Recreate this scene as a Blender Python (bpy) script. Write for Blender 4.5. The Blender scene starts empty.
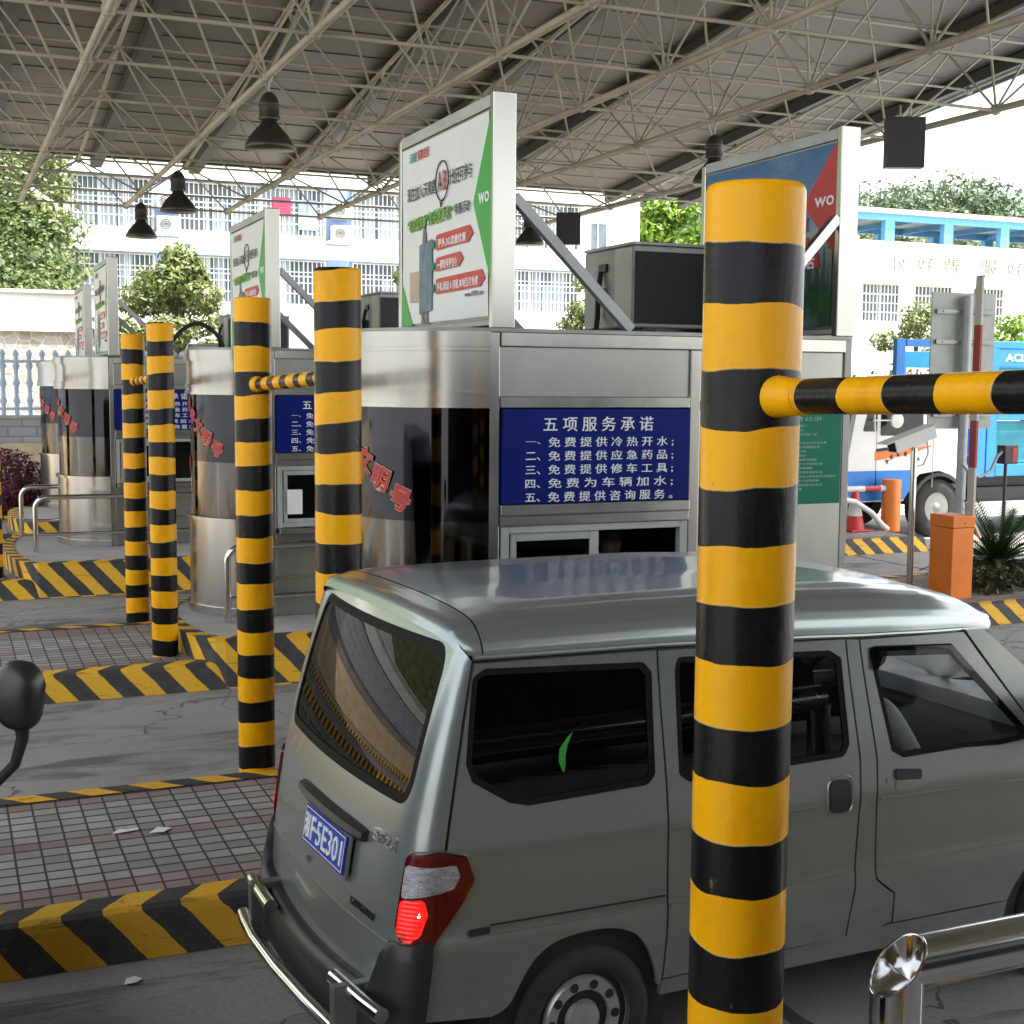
import bpy, bmesh, math, random
from mathutils import Vector, Matrix
from mathutils.geometry import delaunay_2d_cdt
random.seed(7)
SC = bpy.context.scene
COL = SC.collection
PI = math.pi
OFF = {}

# ------------------------------------------------------------------ materials
def nt(name):
    m = bpy.data.materials.new(name); m.use_nodes = True
    n = m.node_tree; n.nodes.clear()
    out = n.nodes.new('ShaderNodeOutputMaterial')
    b = n.nodes.new('ShaderNodeBsdfPrincipled')
    n.links.new(b.outputs[0], out.inputs[0])
    return m, n, b, out
def N(n, t, **kw):
    x = n.nodes.new(t)
    for k, v in kw.items(): setattr(x, k, v)
    return x
def math_node(n, op, a, b=None, c=None):
    x = N(n, 'ShaderNodeMath', operation=op)
    for i, v in enumerate((a, b, c)):
        if v is None: continue
        if isinstance(v, (int, float)): x.inputs[i].default_value = v
        else: n.links.new(v, x.inputs[i])
    return x.outputs[0]
def ramp(n, fac, stops, interp='LINEAR'):
    r = N(n, 'ShaderNodeValToRGB'); r.color_ramp.interpolation = interp
    e = r.color_ramp.elements
    while len(e) < len(stops): e.new(.5)
    for i, (p, c) in enumerate(stops):
        e[i].position = p; e[i].color = (c[0], c[1], c[2], 1)
    n.links.new(fac, r.inputs[0]); return r.outputs[0]
def noise(n, scale, detail=4, rough=.55, vec=None, dist=0):
    x = N(n, 'ShaderNodeTexNoise'); x.inputs['Scale'].default_value = scale
    x.inputs['Detail'].default_value = detail; x.inputs['Roughness'].default_value = rough
    x.inputs['Distortion'].default_value = dist
    if vec is not None: n.links.new(vec, x.inputs['Vector'])
    return x.outputs['Fac']
def mixc(n, fac, a, b, blend='MIX'):
    x = N(n, 'ShaderNodeMix', data_type='RGBA', blend_type=blend)
    if isinstance(fac, (int, float)): x.inputs[0].default_value = fac
    else: n.links.new(fac, x.inputs[0])
    for s, v in ((6, a), (7, b)):
        if isinstance(v, tuple): x.inputs[s].default_value = (v[0], v[1], v[2], 1)
        else: n.links.new(v, x.inputs[s])
    return x.outputs[2]
def objvec(n, scale=(1, 1, 1), kind='Object'):
    t = N(n, 'ShaderNodeTexCoord'); mp = N(n, 'ShaderNodeMapping')
    mp.inputs['Scale'].default_value = scale
    n.links.new(t.outputs[kind], mp.inputs['Vector']); return mp.outputs[0]
def bump(n, b, h, strength=.2, dist=.01):
    x = N(n, 'ShaderNodeBump'); x.inputs['Strength'].default_value = strength
    x.inputs['Distance'].default_value = dist
    n.links.new(h, x.inputs['Height']); n.links.new(x.outputs[0], b.inputs['Normal'])

def simple(name, col, rough=.5, metal=0., var=.12, scale=6., bmp=0., bscale=60., coat=0., rvar=.1, stretch=(1, 1, 1), spec=None):
    m, n, b, o = nt(name)
    v = objvec(n, stretch)
    f = noise(n, scale, 5, .6, v)
    lo = tuple(c * (1 - var) for c in col); hi = tuple(min(1, c * (1 + var)) for c in col)
    n.links.new(ramp(n, f, [(.3, lo), (.7, hi)]), b.inputs['Base Color'])
    f2 = noise(n, scale * 2.7, 4, .6, v)
    r = math_node(n, 'MULTIPLY_ADD', f2, rvar * 2, rough - rvar)
    n.links.new(r, b.inputs['Roughness'])
    b.inputs['Metallic'].default_value = metal
    if spec is not None: b.inputs['Specular IOR Level'].default_value = spec
    if coat: b.inputs['Coat Weight'].default_value = coat; b.inputs['Coat Roughness'].default_value = .06
    if bmp:
        bump(n, b, noise(n, bscale, 5, .6, v), bmp, .01)
    return m

M = {}
def mats():
    S = simple
    M['steel'] = S('brushed_stainless', (.43, .43, .405), .23, .95, .10, 1.6, 0, 90, 0, .07, (1, 1, .15)); M['rim_silver'] = S('wheel_silver', (.52, .525, .52), .33, .7, .2, 8)
    M['steel_panel'] = S('stainless_panel', (.30, .31, .29), .33, .88, .14, 1.3, 0, 70, 0, .09, (1, 1, .3))
    M['steel_dark'] = S('dull_stainless', (.25, .255, .24), .42, .7, .15, 3)
    M['chrome'] = S('polished_tube', (.62, .62, .62), .12, 1., .06, 5, 0, 60, 0, .05)
    M['galv'] = S('galvanised_grey', (.36, .38, .39), .5, .35, .15, 4, .05, 60)
    M['truss'] = S('truss_paint', (.36, .34, .27), .55, .0, .25, 1.2, .05, 40)
    M['seal'] = S('window_rubber', (.010, .010, .010), .75, 0, .2, 9, spec=.15); M['truss_dark'] = S('deck_beam', (.06, .065, .065), .6, 0, .2, 1)
    M['black_plastic'] = S('black_plastic', (.018, .019, .02), .45, 0, .2, 9, .1, 160)
    M['black_gloss'] = S('black_gloss', (.01, .01, .011), .18, 0, .1, 4)
    M['rubber'] = S('tyre_rubber', (.022, .021, .02), .8, 0, .25, 12, .2, 120)
    M['grille'] = S('coil_grille_black', (.012, .013, .014), .55, 0, .3, 30, .4, 220)
    M['grey_metal'] = S('grey_painted_metal', (.36, .39, .37), .5, .1, .15, 4, .05, 40)
    M['pale_metal'] = S('pale_painted_metal', (.66, .68, .64), .5, 0, .1, 3)
    M['white_paint'] = S('white_paint', (.78, .78, .76), .5, 0, .06, 3)
    M['white_wall'] = S('white_render_wall', (.78, .765, .72), .85, 0, .07, .5, .2, 30)
    M['blue_board'] = S('blue_sign_face', (.005, .013, .15), .4, 0, .10, 3, spec=.1)
    M['white_letter'] = S('white_lettering', (.80, .82, .84), .5, 0, .03, 3)
    M['green_board'] = S('green_notice_face', (.002, .17, .10), .45, 0, .06, 3, spec=.2)
    M['pale_letter'] = S('pale_green_lettering', (.28, .52, .44), .5, 0, .1, 30)
    M['red_letter'] = S('red_lettering', (.50, .035, .03), .5, 0, .08, 9)
    M['pink_edge'] = S('pale_red_outline', (.62, .30, .27), .5, 0, .08, 9)
    M['black_letter'] = S('black_lettering', (.025, .027, .028), .5, 0, .05, 9)
    M['teal_letter'] = S('teal_lettering', (.05, .36, .34), .5)
    M['green_letter'] = S('green_lettering', (.16, .42, .03), .5, 0, .2, 14)
    M['wo_green'] = S('bright_green_print', (.03, .33, .05), .45, 0, .05, 5)
    M['ad_white'] = S('advert_vinyl', (.66, .69, .68), .42, 0, .04, 1.5, .05, 3)
    M['ad_red'] = S('advert_red', (.48, .03, .035), .45, 0, .06, 9)
    M['ad_tan'] = S('advert_tan', (.45, .33, .24), .5)
    M['orange'] = S('orange_enamel', (.78, .20, .018), .42, 0, .10, 3, .05, 30)
    M['blue_truck'] = S('truck_blue', (.02, .20, .62), .4, 0, .12, 3)
    M['teal_panel'] = S('truck_teal', (.02, .28, .33), .5, 0, .2, 3)
    M['red_stripe'] = S('red_reflective', (.42, .03, .03), .5, 0, .15, 8)
    M['plate_blue'] = S('plate_blue', (.015, .05, .36), .35, 0, .05, 4)
    M['tail_dark'] = S('dark_red_lens', (.10, .004, .006), .12, 0, .1, 5, 0, 60, .6)
    M['tail_clear'] = S('clear_lens', (.36, .36, .38), .12, .6, .35, 30, .5, 120, .8, .08, (1, 1, 3))
    M['skin'] = S('skin', (.46, .28, .20), .55)
    M['hair'] = S('black_hair', (.012, .011, .011), .5, 0, .3, 30, .4, 160)
    M['shirt_grey'] = S('grey_green_shirt', (.50, .56, .56), .85, 0, .12, 8, .3, 20)
    M['shirt_white'] = S('white_shirt', (.6, .62, .66), .85, 0, .08, 8)
    M['trousers'] = S('dark_trousers', (.03, .035, .05), .85)
    M['seat'] = S('grey_seat_cloth', (.06, .062, .065), .85, 0, .2, 12)
    M['dash'] = S('pale_dash_vinyl', (.85, .88, .92), .5)
    M['blue_cloth'] = S('blue_cloth', (.02, .05, .28), .9, 0, .2, 20, .6, 30)
    M['paper'] = S('white_paper', (.8, .8, .8), .8, 0, .04, 3)
    M['bark'] = S('bark', (.13, .095, .06), .9, 0, .3, 9, .6, 40)
    M['soil'] = S('dry_soil', (.40, .30, .18), .95, 0, .25, 1.5, .6, 15)
    M['fence_blue'] = S('fence_blue_paint', (.40, .52, .68), .5, 0, .15, 4)
    M['plaster_white'] = S('balustrade_white', (.75, .75, .74), .7, 0, .08, 4)
    M['dark_inside'] = S('dark_interior', (.02, .02, .021), .8)
    M['window_grey'] = S('window_glass_grey', (.10, .13, .16), .15, 0, .5, .8)
    M['curtain'] = S('pale_curtain', (.35, .42, .48), .8, 0, .35, 3, 0, 60, 0, .1, (6, 1, .2))
    M['awning'] = S('pale_blue_awning', (.42, .56, .70), .6)
    M['niche_blue'] = S('blue_tile_panel', (.22, .32, .52), .6, 0, .1, 2)
    M['pergola_blue'] = S('pergola_blue_paint', (.12, .38, .68), .6)
    M['bronze'] = S('grey_bronze_letters', (.34, .30, .26), .5, .2)
    M['pink_cloth'] = S('pink_laundry', (.42, .07, .13), .8)
    M['concrete'] = S('pale_concrete', (.42, .40, .37), .85, 0, .18, 2, .3, 30)
    M['mirror_black'] = S('mirror_black', (.02, .021, .022), .35)
    M['lamp_dark'] = S('lamp_dark_metal', (.065, .06, .052), .42, .6, .25, 8)
    M['lamp_in'] = S('lamp_reflector', (.5, .47, .42), .3, .8, .15, 5)
    M['badge'] = S('chrome_badge', (.7, .7, .7), .2, .9)
    M['cycad'] = S('cycad_frond', (.018, .055, .012), .5, 0, .5, 3)
    M['sand_tan'] = S('stone_tan', (.5, .42, .3), .8)

    # silver-green car paint with flakes
    m, n, b, o = nt('silver_green_paint')
    v = objvec(n)
    f = noise(n, 900, 2, .5, v); g = noise(n, 2.2, 4, .6, v)
    c = ramp(n, f, [(.35, (.245, .282, .278)), (.65, (.365, .41, .405))])
    c = mixc(n, math_node(n, 'MULTIPLY', g, .25), c, (.26, .25, .22))
    sp = N(n, 'ShaderNodeSeparateXYZ'); n.links.new(v, sp.inputs[0]); mr = N(n, 'ShaderNodeMapRange'); n.links.new(sp.outputs[2], mr.inputs[0]); mr.inputs[1].default_value = .85; mr.inputs[2].default_value = .35
    dn = ramp(n, noise(n, 5, 8, .72, objvec(n, (1, 1, 1.6))), [(.42, (0, 0, 0)), (.68, (1, 1, 1))])
    dirt = math_node(n, 'MULTIPLY', math_node(n, 'MULTIPLY', dn, mr.outputs[0]), .5)
    c = mixc(n, dirt, c, (.21, .18, .14))
    n.links.new(c, b.inputs['Base Color'])
    n.links.new(math_node(n, 'MULTIPLY_ADD', dirt, -1.2, .7), b.inputs['Coat Weight'])
    b.inputs['Metallic'].default_value = .62
    n.links.new(math_node(n, 'MULTIPLY_ADD', g, .12, .24), b.inputs['Roughness'])
    b.inputs['Coat Roughness'].default_value = .07
    M['paint'] = m

    # tinted glass: transparent + gloss
    def glass(name, tint, gloss_col=(1, 1, 1), rough=.02, refl=1.0):
        m = bpy.data.materials.new(name); m.use_nodes = True; n = m.node_tree; n.nodes.clear()
        out = N(n, 'ShaderNodeOutputMaterial'); t = N(n, 'ShaderNodeBsdfTransparent'); g = N(n, 'ShaderNodeBsdfGlossy')
        t.inputs[0].default_value = (*tint, 1); g.inputs[0].default_value = (*gloss_col, 1); g.inputs['Roughness'].default_value = rough
        fr = N(n, 'ShaderNodeFresnel'); fr.inputs[0].default_value = 1.5
        fac = math_node(n, 'MULTIPLY', fr.outputs[0], refl)
        mx = N(n, 'ShaderNodeMixShader'); n.links.new(fac, mx.inputs[0]); n.links.new(t.outputs[0], mx.inputs[1]); n.links.new(g.outputs[0], mx.inputs[2])
        n.links.new(mx.outputs[0], out.inputs[0]); return m
    M['glass_clear'] = glass('clear_glass', (.95, .97, .96), (1, 1, 1), .02, .8)
    M['glass_tint'] = glass('tinted_glass', (.16, .17, .17))
    M['glass_dark'] = glass('dark_privacy_glass', (.03, .03, .032), (1, 1, 1), .02, 1.0)
    M['glass_rear'] = glass('rear_window_glass', (.05, .05, .05), (1, 1, 1), .015, .38)
    M['glass_film'] = glass('booth_film_glass', (.02, .022, .03), (.8, .85, 1), .05, .9)
    M['glass_booth'] = glass('booth_grey_glass', (.34, .34, .33), (1, 1, 1), .08, 1.6)

    # lit lamp lens
    m, n, b, o = nt('lit_brake_lens')
    b.inputs['Base Color'].default_value = (.6, .01, .01, 1); b.inputs['Emission Color'].default_value = (1, .015, .008, 1)
    v = objvec(n); f = noise(n, 60, 2, .5, v); wv = N(n, 'ShaderNodeTexWave', bands_direction='Z'); wv.inputs['Scale'].default_value = 22; n.links.new(v, wv.inputs[0])
    cl = noise(n, 11, 2, .5, v)
    n.links.new(math_node(n, 'MULTIPLY', math_node(n, 'MULTIPLY_ADD', cl, 1.5, -.45), math_node(n, 'MULTIPLY_ADD', wv.outputs['Fac'], .35, .45)), b.inputs['Emission Strength']); bump(n, b, wv.outputs['Fac'], .5, .004)
    b.inputs['Roughness'].default_value = .15
    M['tail_lit'] = m
    m, n, b, o = nt('lamp_filament'); b.inputs['Emission Color'].default_value = (1, .75, .7, 1); b.inputs['Emission Strength'].default_value = 9
    M['bulb'] = m

    # striped tape on posts: position along z (object space), crossbar along y
    def tape(name, axis, start, band, flip=False):
        m, n, b, o = nt(name)
        t = N(n, 'ShaderNodeTexCoord'); sp = N(n, 'ShaderNodeSeparateXYZ'); n.links.new(t.outputs['Object'], sp.inputs[0])
        oi = N(n, 'ShaderNodeObjectInfo')
        p = sp.outputs[axis]
        v = objvec(n, (3, 3, 3))
        w = noise(n, 1.1, 2, .5, v)
        w2 = noise(n, 9, 3, .6, v)
        p = math_node(n, 'ADD', p, math_node(n, 'MULTIPLY_ADD', w, .075, -.0375))
        p = math_node(n, 'ADD', p, math_node(n, 'MULTIPLY_ADD', w2, .005, -.0025))
        s = math_node(n, 'MULTIPLY', math_node(n, 'SUBTRACT', start, p), 1 / (2 * band))
        fr = math_node(n, 'FRACT', math_node(n, 'ADD', s, 10.0 + (.5 if flip else 0)))
        isY = math_node(n, 'LESS_THAN', fr, .515)
        dirt = noise(n, 5, 6, .65, objvec(n, (1, 1, .4)))
        yc = ramp(n, dirt, [(.22, (.60, .25, .006)), (.5, (.88, .42, .004)), (.8, (.86, .42, .012))])
        bc = ramp(n, dirt, [(.3, (.006, .006, .0065)), (.75, (.016, .016, .017))])
        c = mixc(n, isY, bc, yc)
        # pale tape edge just under each yellow band
        e = math_node(n, 'COMPARE', fr, .515, .008)
        c = mixc(n, math_node(n, 'MULTIPLY', e, .45), c, (.75, .55, .2))
        # scuffs
        sc = math_node(n, 'GREATER_THAN', noise(n, 14, 8, .78, objvec(n, (1, 1, .6))), .665)
        c = mixc(n, math_node(n, 'MULTIPLY', sc, .5), c, (.25, .2, .13))
        n.links.new(c, b.inputs['Base Color'])
        n.links.new(math_node(n, 'MULTIPLY_ADD', dirt, .25, .14), b.inputs['Roughness']); b.inputs['Specular IOR Level'].default_value = .16
        h = math_node(n, 'ADD', math_node(n, 'MULTIPLY', isY, .25), noise(n, 7, 4, .6, objvec(n, (1, 1, .25)), 1.2))
        h = math_node(n, 'ADD', h, math_node(n, 'MULTIPLY', noise(n, 26, 3, .6, objvec(n, (1, 1, .5)), 2.), .25))
        bump(n, b, h, .38, .010)
        return m
    M['tape_post'] = tape('striped_tape_post', 2, 2.951, .1375)
    M['tape_post_near'] = tape('striped_tape_thick_post', 2, 2.951, .1318)
    M['tape_bar'] = tape('striped_tape_bar', 1, -.08, .14)

    # kerb paint: UV.x = metres along, UV.y = metres off the top edge
    m, n, b, o = nt('kerb_chevron_paint')
    uv = N(n, 'ShaderNodeUVMap'); uv.uv_map = 'UVMap'
    sp = N(n, 'ShaderNodeSeparateXYZ'); n.links.new(uv.outputs[0], sp.inputs[0])
    v = objvec(n); w = noise(n, 7, 4, .6, v)
    s = math_node(n, 'SUBTRACT', sp.outputs[0], math_node(n, 'MULTIPLY', sp.outputs[1], .82))
    s = math_node(n, 'ADD', s, math_node(n, 'MULTIPLY_ADD', w, .03, -.015))
    fr = math_node(n, 'FRACT', math_node(n, 'MULTIPLY', math_node(n, 'ADD', s, 33.5 - .225), 1 / .335))
    isY = math_node(n, 'LESS_THAN', fr, .5)
    d = noise(n, 9, 8, .7, v)
    yc = ramp(n, d, [(.25, (.50, .26, .02)), (.42, (.78, .43, .02)), (.8, (.76, .44, .04))])
    bc = ramp(n, d, [(.3, (.028, .028, .028)), (.8, (.075, .073, .07))])
    c = mixc(n, isY, bc, yc)
    chip = math_node(n, 'GREATER_THAN', noise(n, 22, 9, .78, v), .635)
    c = mixc(n, math_node(n, 'MULTIPLY', chip, .75), c, (.20, .19, .17))
    # tyre scrapes along the face
    scr = math_node(n, 'GREATER_THAN', noise(n, 4, 6, .7, objvec(n, (.5, 1, 7))), .60)
    c = mixc(n, math_node(n, 'MULTIPLY', scr, .5), c, (.05, .047, .042))
    n.links.new(c, b.inputs['Base Color']); b.inputs['Roughness'].default_value = .72
    bump(n, b, noise(n, 40, 6, .7, v), .35, .01)
    M['kerb'] = m

    # concrete road with joints, stains
    m, n, b, o = nt('road_concrete')
    v = objvec(n)
    a = noise(n, .55, 7, .62, v, .6); f = noise(n, 45, 6, .7, v); big = noise(n, .18, 4, .5, v)
    c = ramp(n, a, [(.28, (.12, .117, .108)), (.45, (.26, .252, .235)), (.70, (.36, .35, .325))])
    c = mixc(n, .5, c, ramp(n, f, [(.3, (.17, .165, .153)), (.7, (.38, .37, .345))]))
    oil = ramp(n, noise(n, 1.1, 6, .68, objvec(n, (.35, 1.6, 1)), 1.0), [(.52, (0, 0, 0)), (.62, (1, 1, 1))])
    c = mixc(n, math_node(n, 'MULTIPLY', oil, .72), c, (.06, .057, .052))
    spk = math_node(n, 'GREATER_THAN', noise(n, 120, 3, .7, v), .66)
    c = mixc(n, math_node(n, 'MULTIPLY', spk, .5), c, (.06, .058, .052))
    vc = N(n, 'ShaderNodeTexVoronoi', feature='DISTANCE_TO_EDGE'); vc.inputs['Scale'].default_value = .33; wv_ = N(n, 'ShaderNodeVectorMath', operation='ADD'); nn = N(n, 'ShaderNodeTexNoise'); nn.inputs['Scale'].default_value = 1.7; nn.inputs['Detail'].default_value = 6; n.links.new(v, nn.inputs['Vector']); n.links.new(v, wv_.inputs[0]); n.links.new(nn.outputs['Color'], wv_.inputs[1]); n.links.new(wv_.outputs[0], vc.inputs['Vector'])
    c = mixc(n, math_node(n, 'MULTIPLY', math_node(n, 'LESS_THAN', vc.outputs['Distance'], .0024), .75), c, (.05, .048, .045))
    # contraction joints every 4.6 m along x, wobbly tar fill
    sp = N(n, 'ShaderNodeSeparateXYZ'); n.links.new(v, sp.inputs[0])
    wob = noise(n, 2.2, 5, .6, v)
    xx = math_node(n, 'ADD', sp.outputs[0], math_node(n, 'MULTIPLY_ADD', wob, .16, -.08))
    xx = math_node(n, 'FRACT', math_node(n, 'MULTIPLY', math_node(n, 'ADD', xx, 46 - .74), 1 / 4.6))
    wid = math_node(n, 'MULTIPLY_ADD', noise(n, 3.1, 3, .6, v), .012, .0015)
    j = math_node(n, 'LESS_THAN', math_node(n, 'ABSOLUTE', math_node(n, 'SUBTRACT', xx, .5)), wid)
    c = mixc(n, math_node(n, 'MULTIPLY', j, .85), c, (.035, .034, .033))
    n.links.new(c, b.inputs['Base Color'])
    n.links.new(math_node(n, 'MULTIPLY_ADD', a, .25, .62), b.inputs['Roughness'])
    bump(n, b, f, .35, .01)
    M['road'] = m

    # pavers .12 x .108
    m, n, b, o = nt('island_pavers')
    v = objvec(n); sp = N(n, 'ShaderNodeSeparateXYZ'); n.links.new(v, sp.inputs[0])
    wx = math_node(n, 'MULTIPLY_ADD', noise(n, 3, 2, .5, v), .007, -.0035)
    ux = math_node(n, 'MULTIPLY', math_node(n, 'ADD', sp.outputs[0], math_node(n, 'ADD', wx, 36)), 1 / .122)
    uy = math_node(n, 'MULTIPLY', math_node(n, 'ADD', sp.outputs[1], wx), 1 / .108)
    fx = math_node(n, 'FRACT', ux); fy = math_node(n, 'FRACT', uy)
    gx = math_node(n, 'LESS_THAN', math_node(n, 'PINGPONG', fx, .5), .045)
    gy = math_node(n, 'LESS_THAN', math_node(n, 'PINGPONG', fy, .5), .085)
    joint = math_node(n, 'MAXIMUM', gx, gy)
    cell = N(n, 'ShaderNodeCombineXYZ'); n.links.new(math_node(n, 'FLOOR', ux), cell.inputs[0]); n.links.new(math_node(n, 'FLOOR', uy), cell.inputs[1])
    wn = N(n, 'ShaderNodeTexWhiteNoise'); n.links.new(cell.outputs[0], wn.inputs['Vector'])
    row = math_node(n, 'FLOOR', uy)
    # local y runs 0 .. ~1.5; pink rows at both borders and one in the middle
    pk = math_node(n, 'MAXIMUM', math_node(n, 'LESS_THAN', row, 1.5), math_node(n, 'MAXIMUM', math_node(n, 'COMPARE', row, 7, .4), math_node(n, 'GREATER_THAN', row, 12.5)))
    grey = ramp(n, wn.outputs['Value'], [(0, (.30, .29, .265)), (1, (.46, .445, .41))])
    pink = ramp(n, wn.outputs['Value'], [(0, (.28, .205, .19)), (1, (.38, .29, .265))])
    c = mixc(n, pk, grey, pink)
    d = noise(n, 1.6, 7, .65, v)
    c = mixc(n, 1.0, c, ramp(n, d, [(.25, (.62, .61, .6)), (.7, (1.05, 1.05, 1.05))]), 'MULTIPLY')
    c = mixc(n, joint, c, (.045, .042, .038))
    n.links.new(c, b.inputs['Base Color']); b.inputs['Roughness'].default_value = .8
    h = math_node(n, 'SUBTRACT', math_node(n, 'MULTIPLY', noise(n, 50, 5, .6, v), .3), joint)
    bump(n, b, h, .5, .008)
    M['pavers'] = m

    # roof deck sheet
    m, n, b, o = nt('roof_deck_sheet')
    v = objvec(n); a = noise(n, .5, 6, .6, objvec(n, (.3, 1.4, 1)))
    c = ramp(n, a, [(.3, (.060, .050, .034)), (.7, (.100, .085, .060))])
    n.links.new(c, b.inputs['Base Color']); b.inputs['Roughness'].default_value = .5
    M['deck'] = m

    # rubble stone wall
    m, n, b, o = nt('rubble_stone')
    v = objvec(n); vo = N(n, 'ShaderNodeTexVoronoi', feature='DISTANCE_TO_EDGE'); vo.inputs['Scale'].default_value = 4.2
    n.links.new(v, vo.inputs['Vector'])
    v2 = N(n, 'ShaderNodeTexVoronoi'); v2.inputs['Scale'].default_value = 4.2; n.links.new(v, v2.inputs['Vector'])
    sp = N(n, 'ShaderNodeSeparateColor'); n.links.new(v2.outputs['Color'], sp.inputs[0])
    c = ramp(n, sp.outputs[0], [(0, (.30, .27, .22)), (.5, (.45, .40, .33)), (1, (.36, .35, .33))])
    jn = math_node(n, 'LESS_THAN', vo.outputs['Distance'], .045)
    c = mixc(n, jn, c, (.55, .52, .46)); n.links.new(c, b.inputs['Base Color']); b.inputs['Roughness'].default_value = .9
    bump(n, b, math_node(n, 'MINIMUM', vo.outputs['Distance'], .15), .8, .05)
    M['rubble'] = m

    # rock-faced block wall
    m, n, b, o = nt('grey_block_wall')
    t = objvec(n, (1, 1, 1)); sw = N(n, 'ShaderNodeSeparateXYZ'); n.links.new(t, sw.inputs[0]); cb = N(n, 'ShaderNodeCombineXYZ')
    n.links.new(sw.outputs[0], cb.inputs[0]); n.links.new(sw.outputs[2], cb.inputs[1])
    br = N(n, 'ShaderNodeTexBrick'); br.inputs['Scale'].default_value = 1; br.inputs['Brick Width'].default_value = .55; br.inputs['Row Height'].default_value = .2
    br.inputs['Mortar Size'].default_value = .012; br.inputs['Color1'].default_value = (.30, .32, .35, 1); br.inputs['Color2'].default_value = (.40, .42, .45, 1); br.inputs['Mortar'].default_value = (.2, .2, .21, 1)
    n.links.new(cb.outputs[0], br.inputs['Vector']); n.links.new(br.outputs['Color'], b.inputs['Base Color']); b.inputs['Roughness'].default_value = .85
    bump(n, b, noise(n, 14, 5, .6), .6, .03)
    M['block'] = m

    # white tiled facade
    m, n, b, o = nt('white_tile_facade')
    t = objvec(n); sw = N(n, 'ShaderNodeSeparateXYZ'); n.links.new(t, sw.inputs[0]); cb = N(n, 'ShaderNodeCombineXYZ')
    n.links.new(math_node(n, 'ADD', sw.outputs[0], sw.outputs[1]), cb.inputs[0]); n.links.new(sw.outputs[2], cb.inputs[1])
    br = N(n, 'ShaderNodeTexBrick'); br.offset = 0; br.inputs['Scale'].default_value = 1; br.inputs['Brick Width'].default_value = .2; br.inputs['Row Height'].default_value = .2
    br.inputs['Mortar Size'].default_value = .012; br.inputs['Color1'].default_value = (.80, .77, .70, 1); br.inputs['Color2'].default_value = (.82, .80, .74, 1); br.inputs['Mortar'].default_value = (.62, .57, .48, 1)
    n.links.new(cb.outputs[0], br.inputs['Vector'])
    st = ramp(n, noise(n, .8, 5, .6, objvec(n, (2, 2, .25))), [(.3, (.86, .84, .8)), (.65, (1, 1, 1))])
    n.links.new(mixc(n, 1.0, br.outputs['Color'], st, 'MULTIPLY'), b.inputs['Base Color']); b.inputs['Roughness'].default_value = .6
    M['facade'] = m

    # ground
    m, n, b, o = nt('yard_ground')
    v = objvec(n); a = noise(n, .2, 7, .6, v)
    n.links.new(ramp(n, a, [(.3, (.24, .23, .21)), (.7, (.36, .345, .32))]), b.inputs['Base Color']); b.inputs['Roughness'].default_value = .9
    M['ground'] = m

    def leafmat(name, cols, scale=1.5):
        m, n, b, o = nt(name)
        v = objvec(n); f = noise(n, scale, 4, .7, v); g = N(n, 'ShaderNodeNewGeometry')
        c = ramp(n, f, [(.28, cols[0]), (.5, cols[1]), (.72, cols[2])])
        r = N(n, 'ShaderNodeMapRange'); n.links.new(g.outputs['Random Per Island'], r.inputs[0]); r.inputs[3].default_value = .55; r.inputs[4].default_value = 1.45
        hsv = N(n, 'ShaderNodeHueSaturation'); n.links.new(c, hsv.inputs['Color']); n.links.new(r.outputs[0], hsv.inputs['Value'])
        n.links.new(hsv.outputs[0], b.inputs['Base Color']); b.inputs['Roughness'].default_value = .5
        tr = N(n, 'ShaderNodeBsdfTranslucent'); n.links.new(hsv.outputs[0], tr.inputs[0])
        mx = N(n, 'ShaderNodeMixShader'); mx.inputs[0].default_value = .3
        n.links.new(b.outputs[0], mx.inputs[1]); n.links.new(tr.outputs[0], mx.inputs[2]); n.links.new(mx.outputs[0], o.inputs[0])
        return m
    M['leaf_tree'] = leafmat('leaves_mid_green', [(.06, .095, .02), (.13, .175, .045), (.24, .24, .09)])
    M['leaf_bright'] = leafmat('leaves_bright_green', [(.06, .13, .01), (.14, .25, .02), (.23, .33, .04)])
    M['leaf_dark'] = leafmat('leaves_dark_green', [(.015, .035, .01), (.035, .07, .018), (.07, .11, .03)])
    M['leaf_hill'] = leafmat('hill_scrub', [(.035, .065, .014), (.09, .13, .032), (.16, .18, .06)], .35)
    M['leaf_far'] = leafmat('far_trees', [(.04, .075, .04), (.08, .12, .06), (.12, .16, .07)], .15)
    M['leaf_purple'] = leafmat('purple_leaves', [(.08, .016, .032), (.16, .035, .065), (.24, .075, .10)], 3)
    M['leaf_flower'] = leafmat('flower_bed_leaves', [(.02, .05, .012), (.05, .08, .02), (.22, .12, .09)], 6)
    M['hill'] = S('hill_soil', (.06, .08, .028), .95, 0, .6, 1.3, .8, 6)

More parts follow.
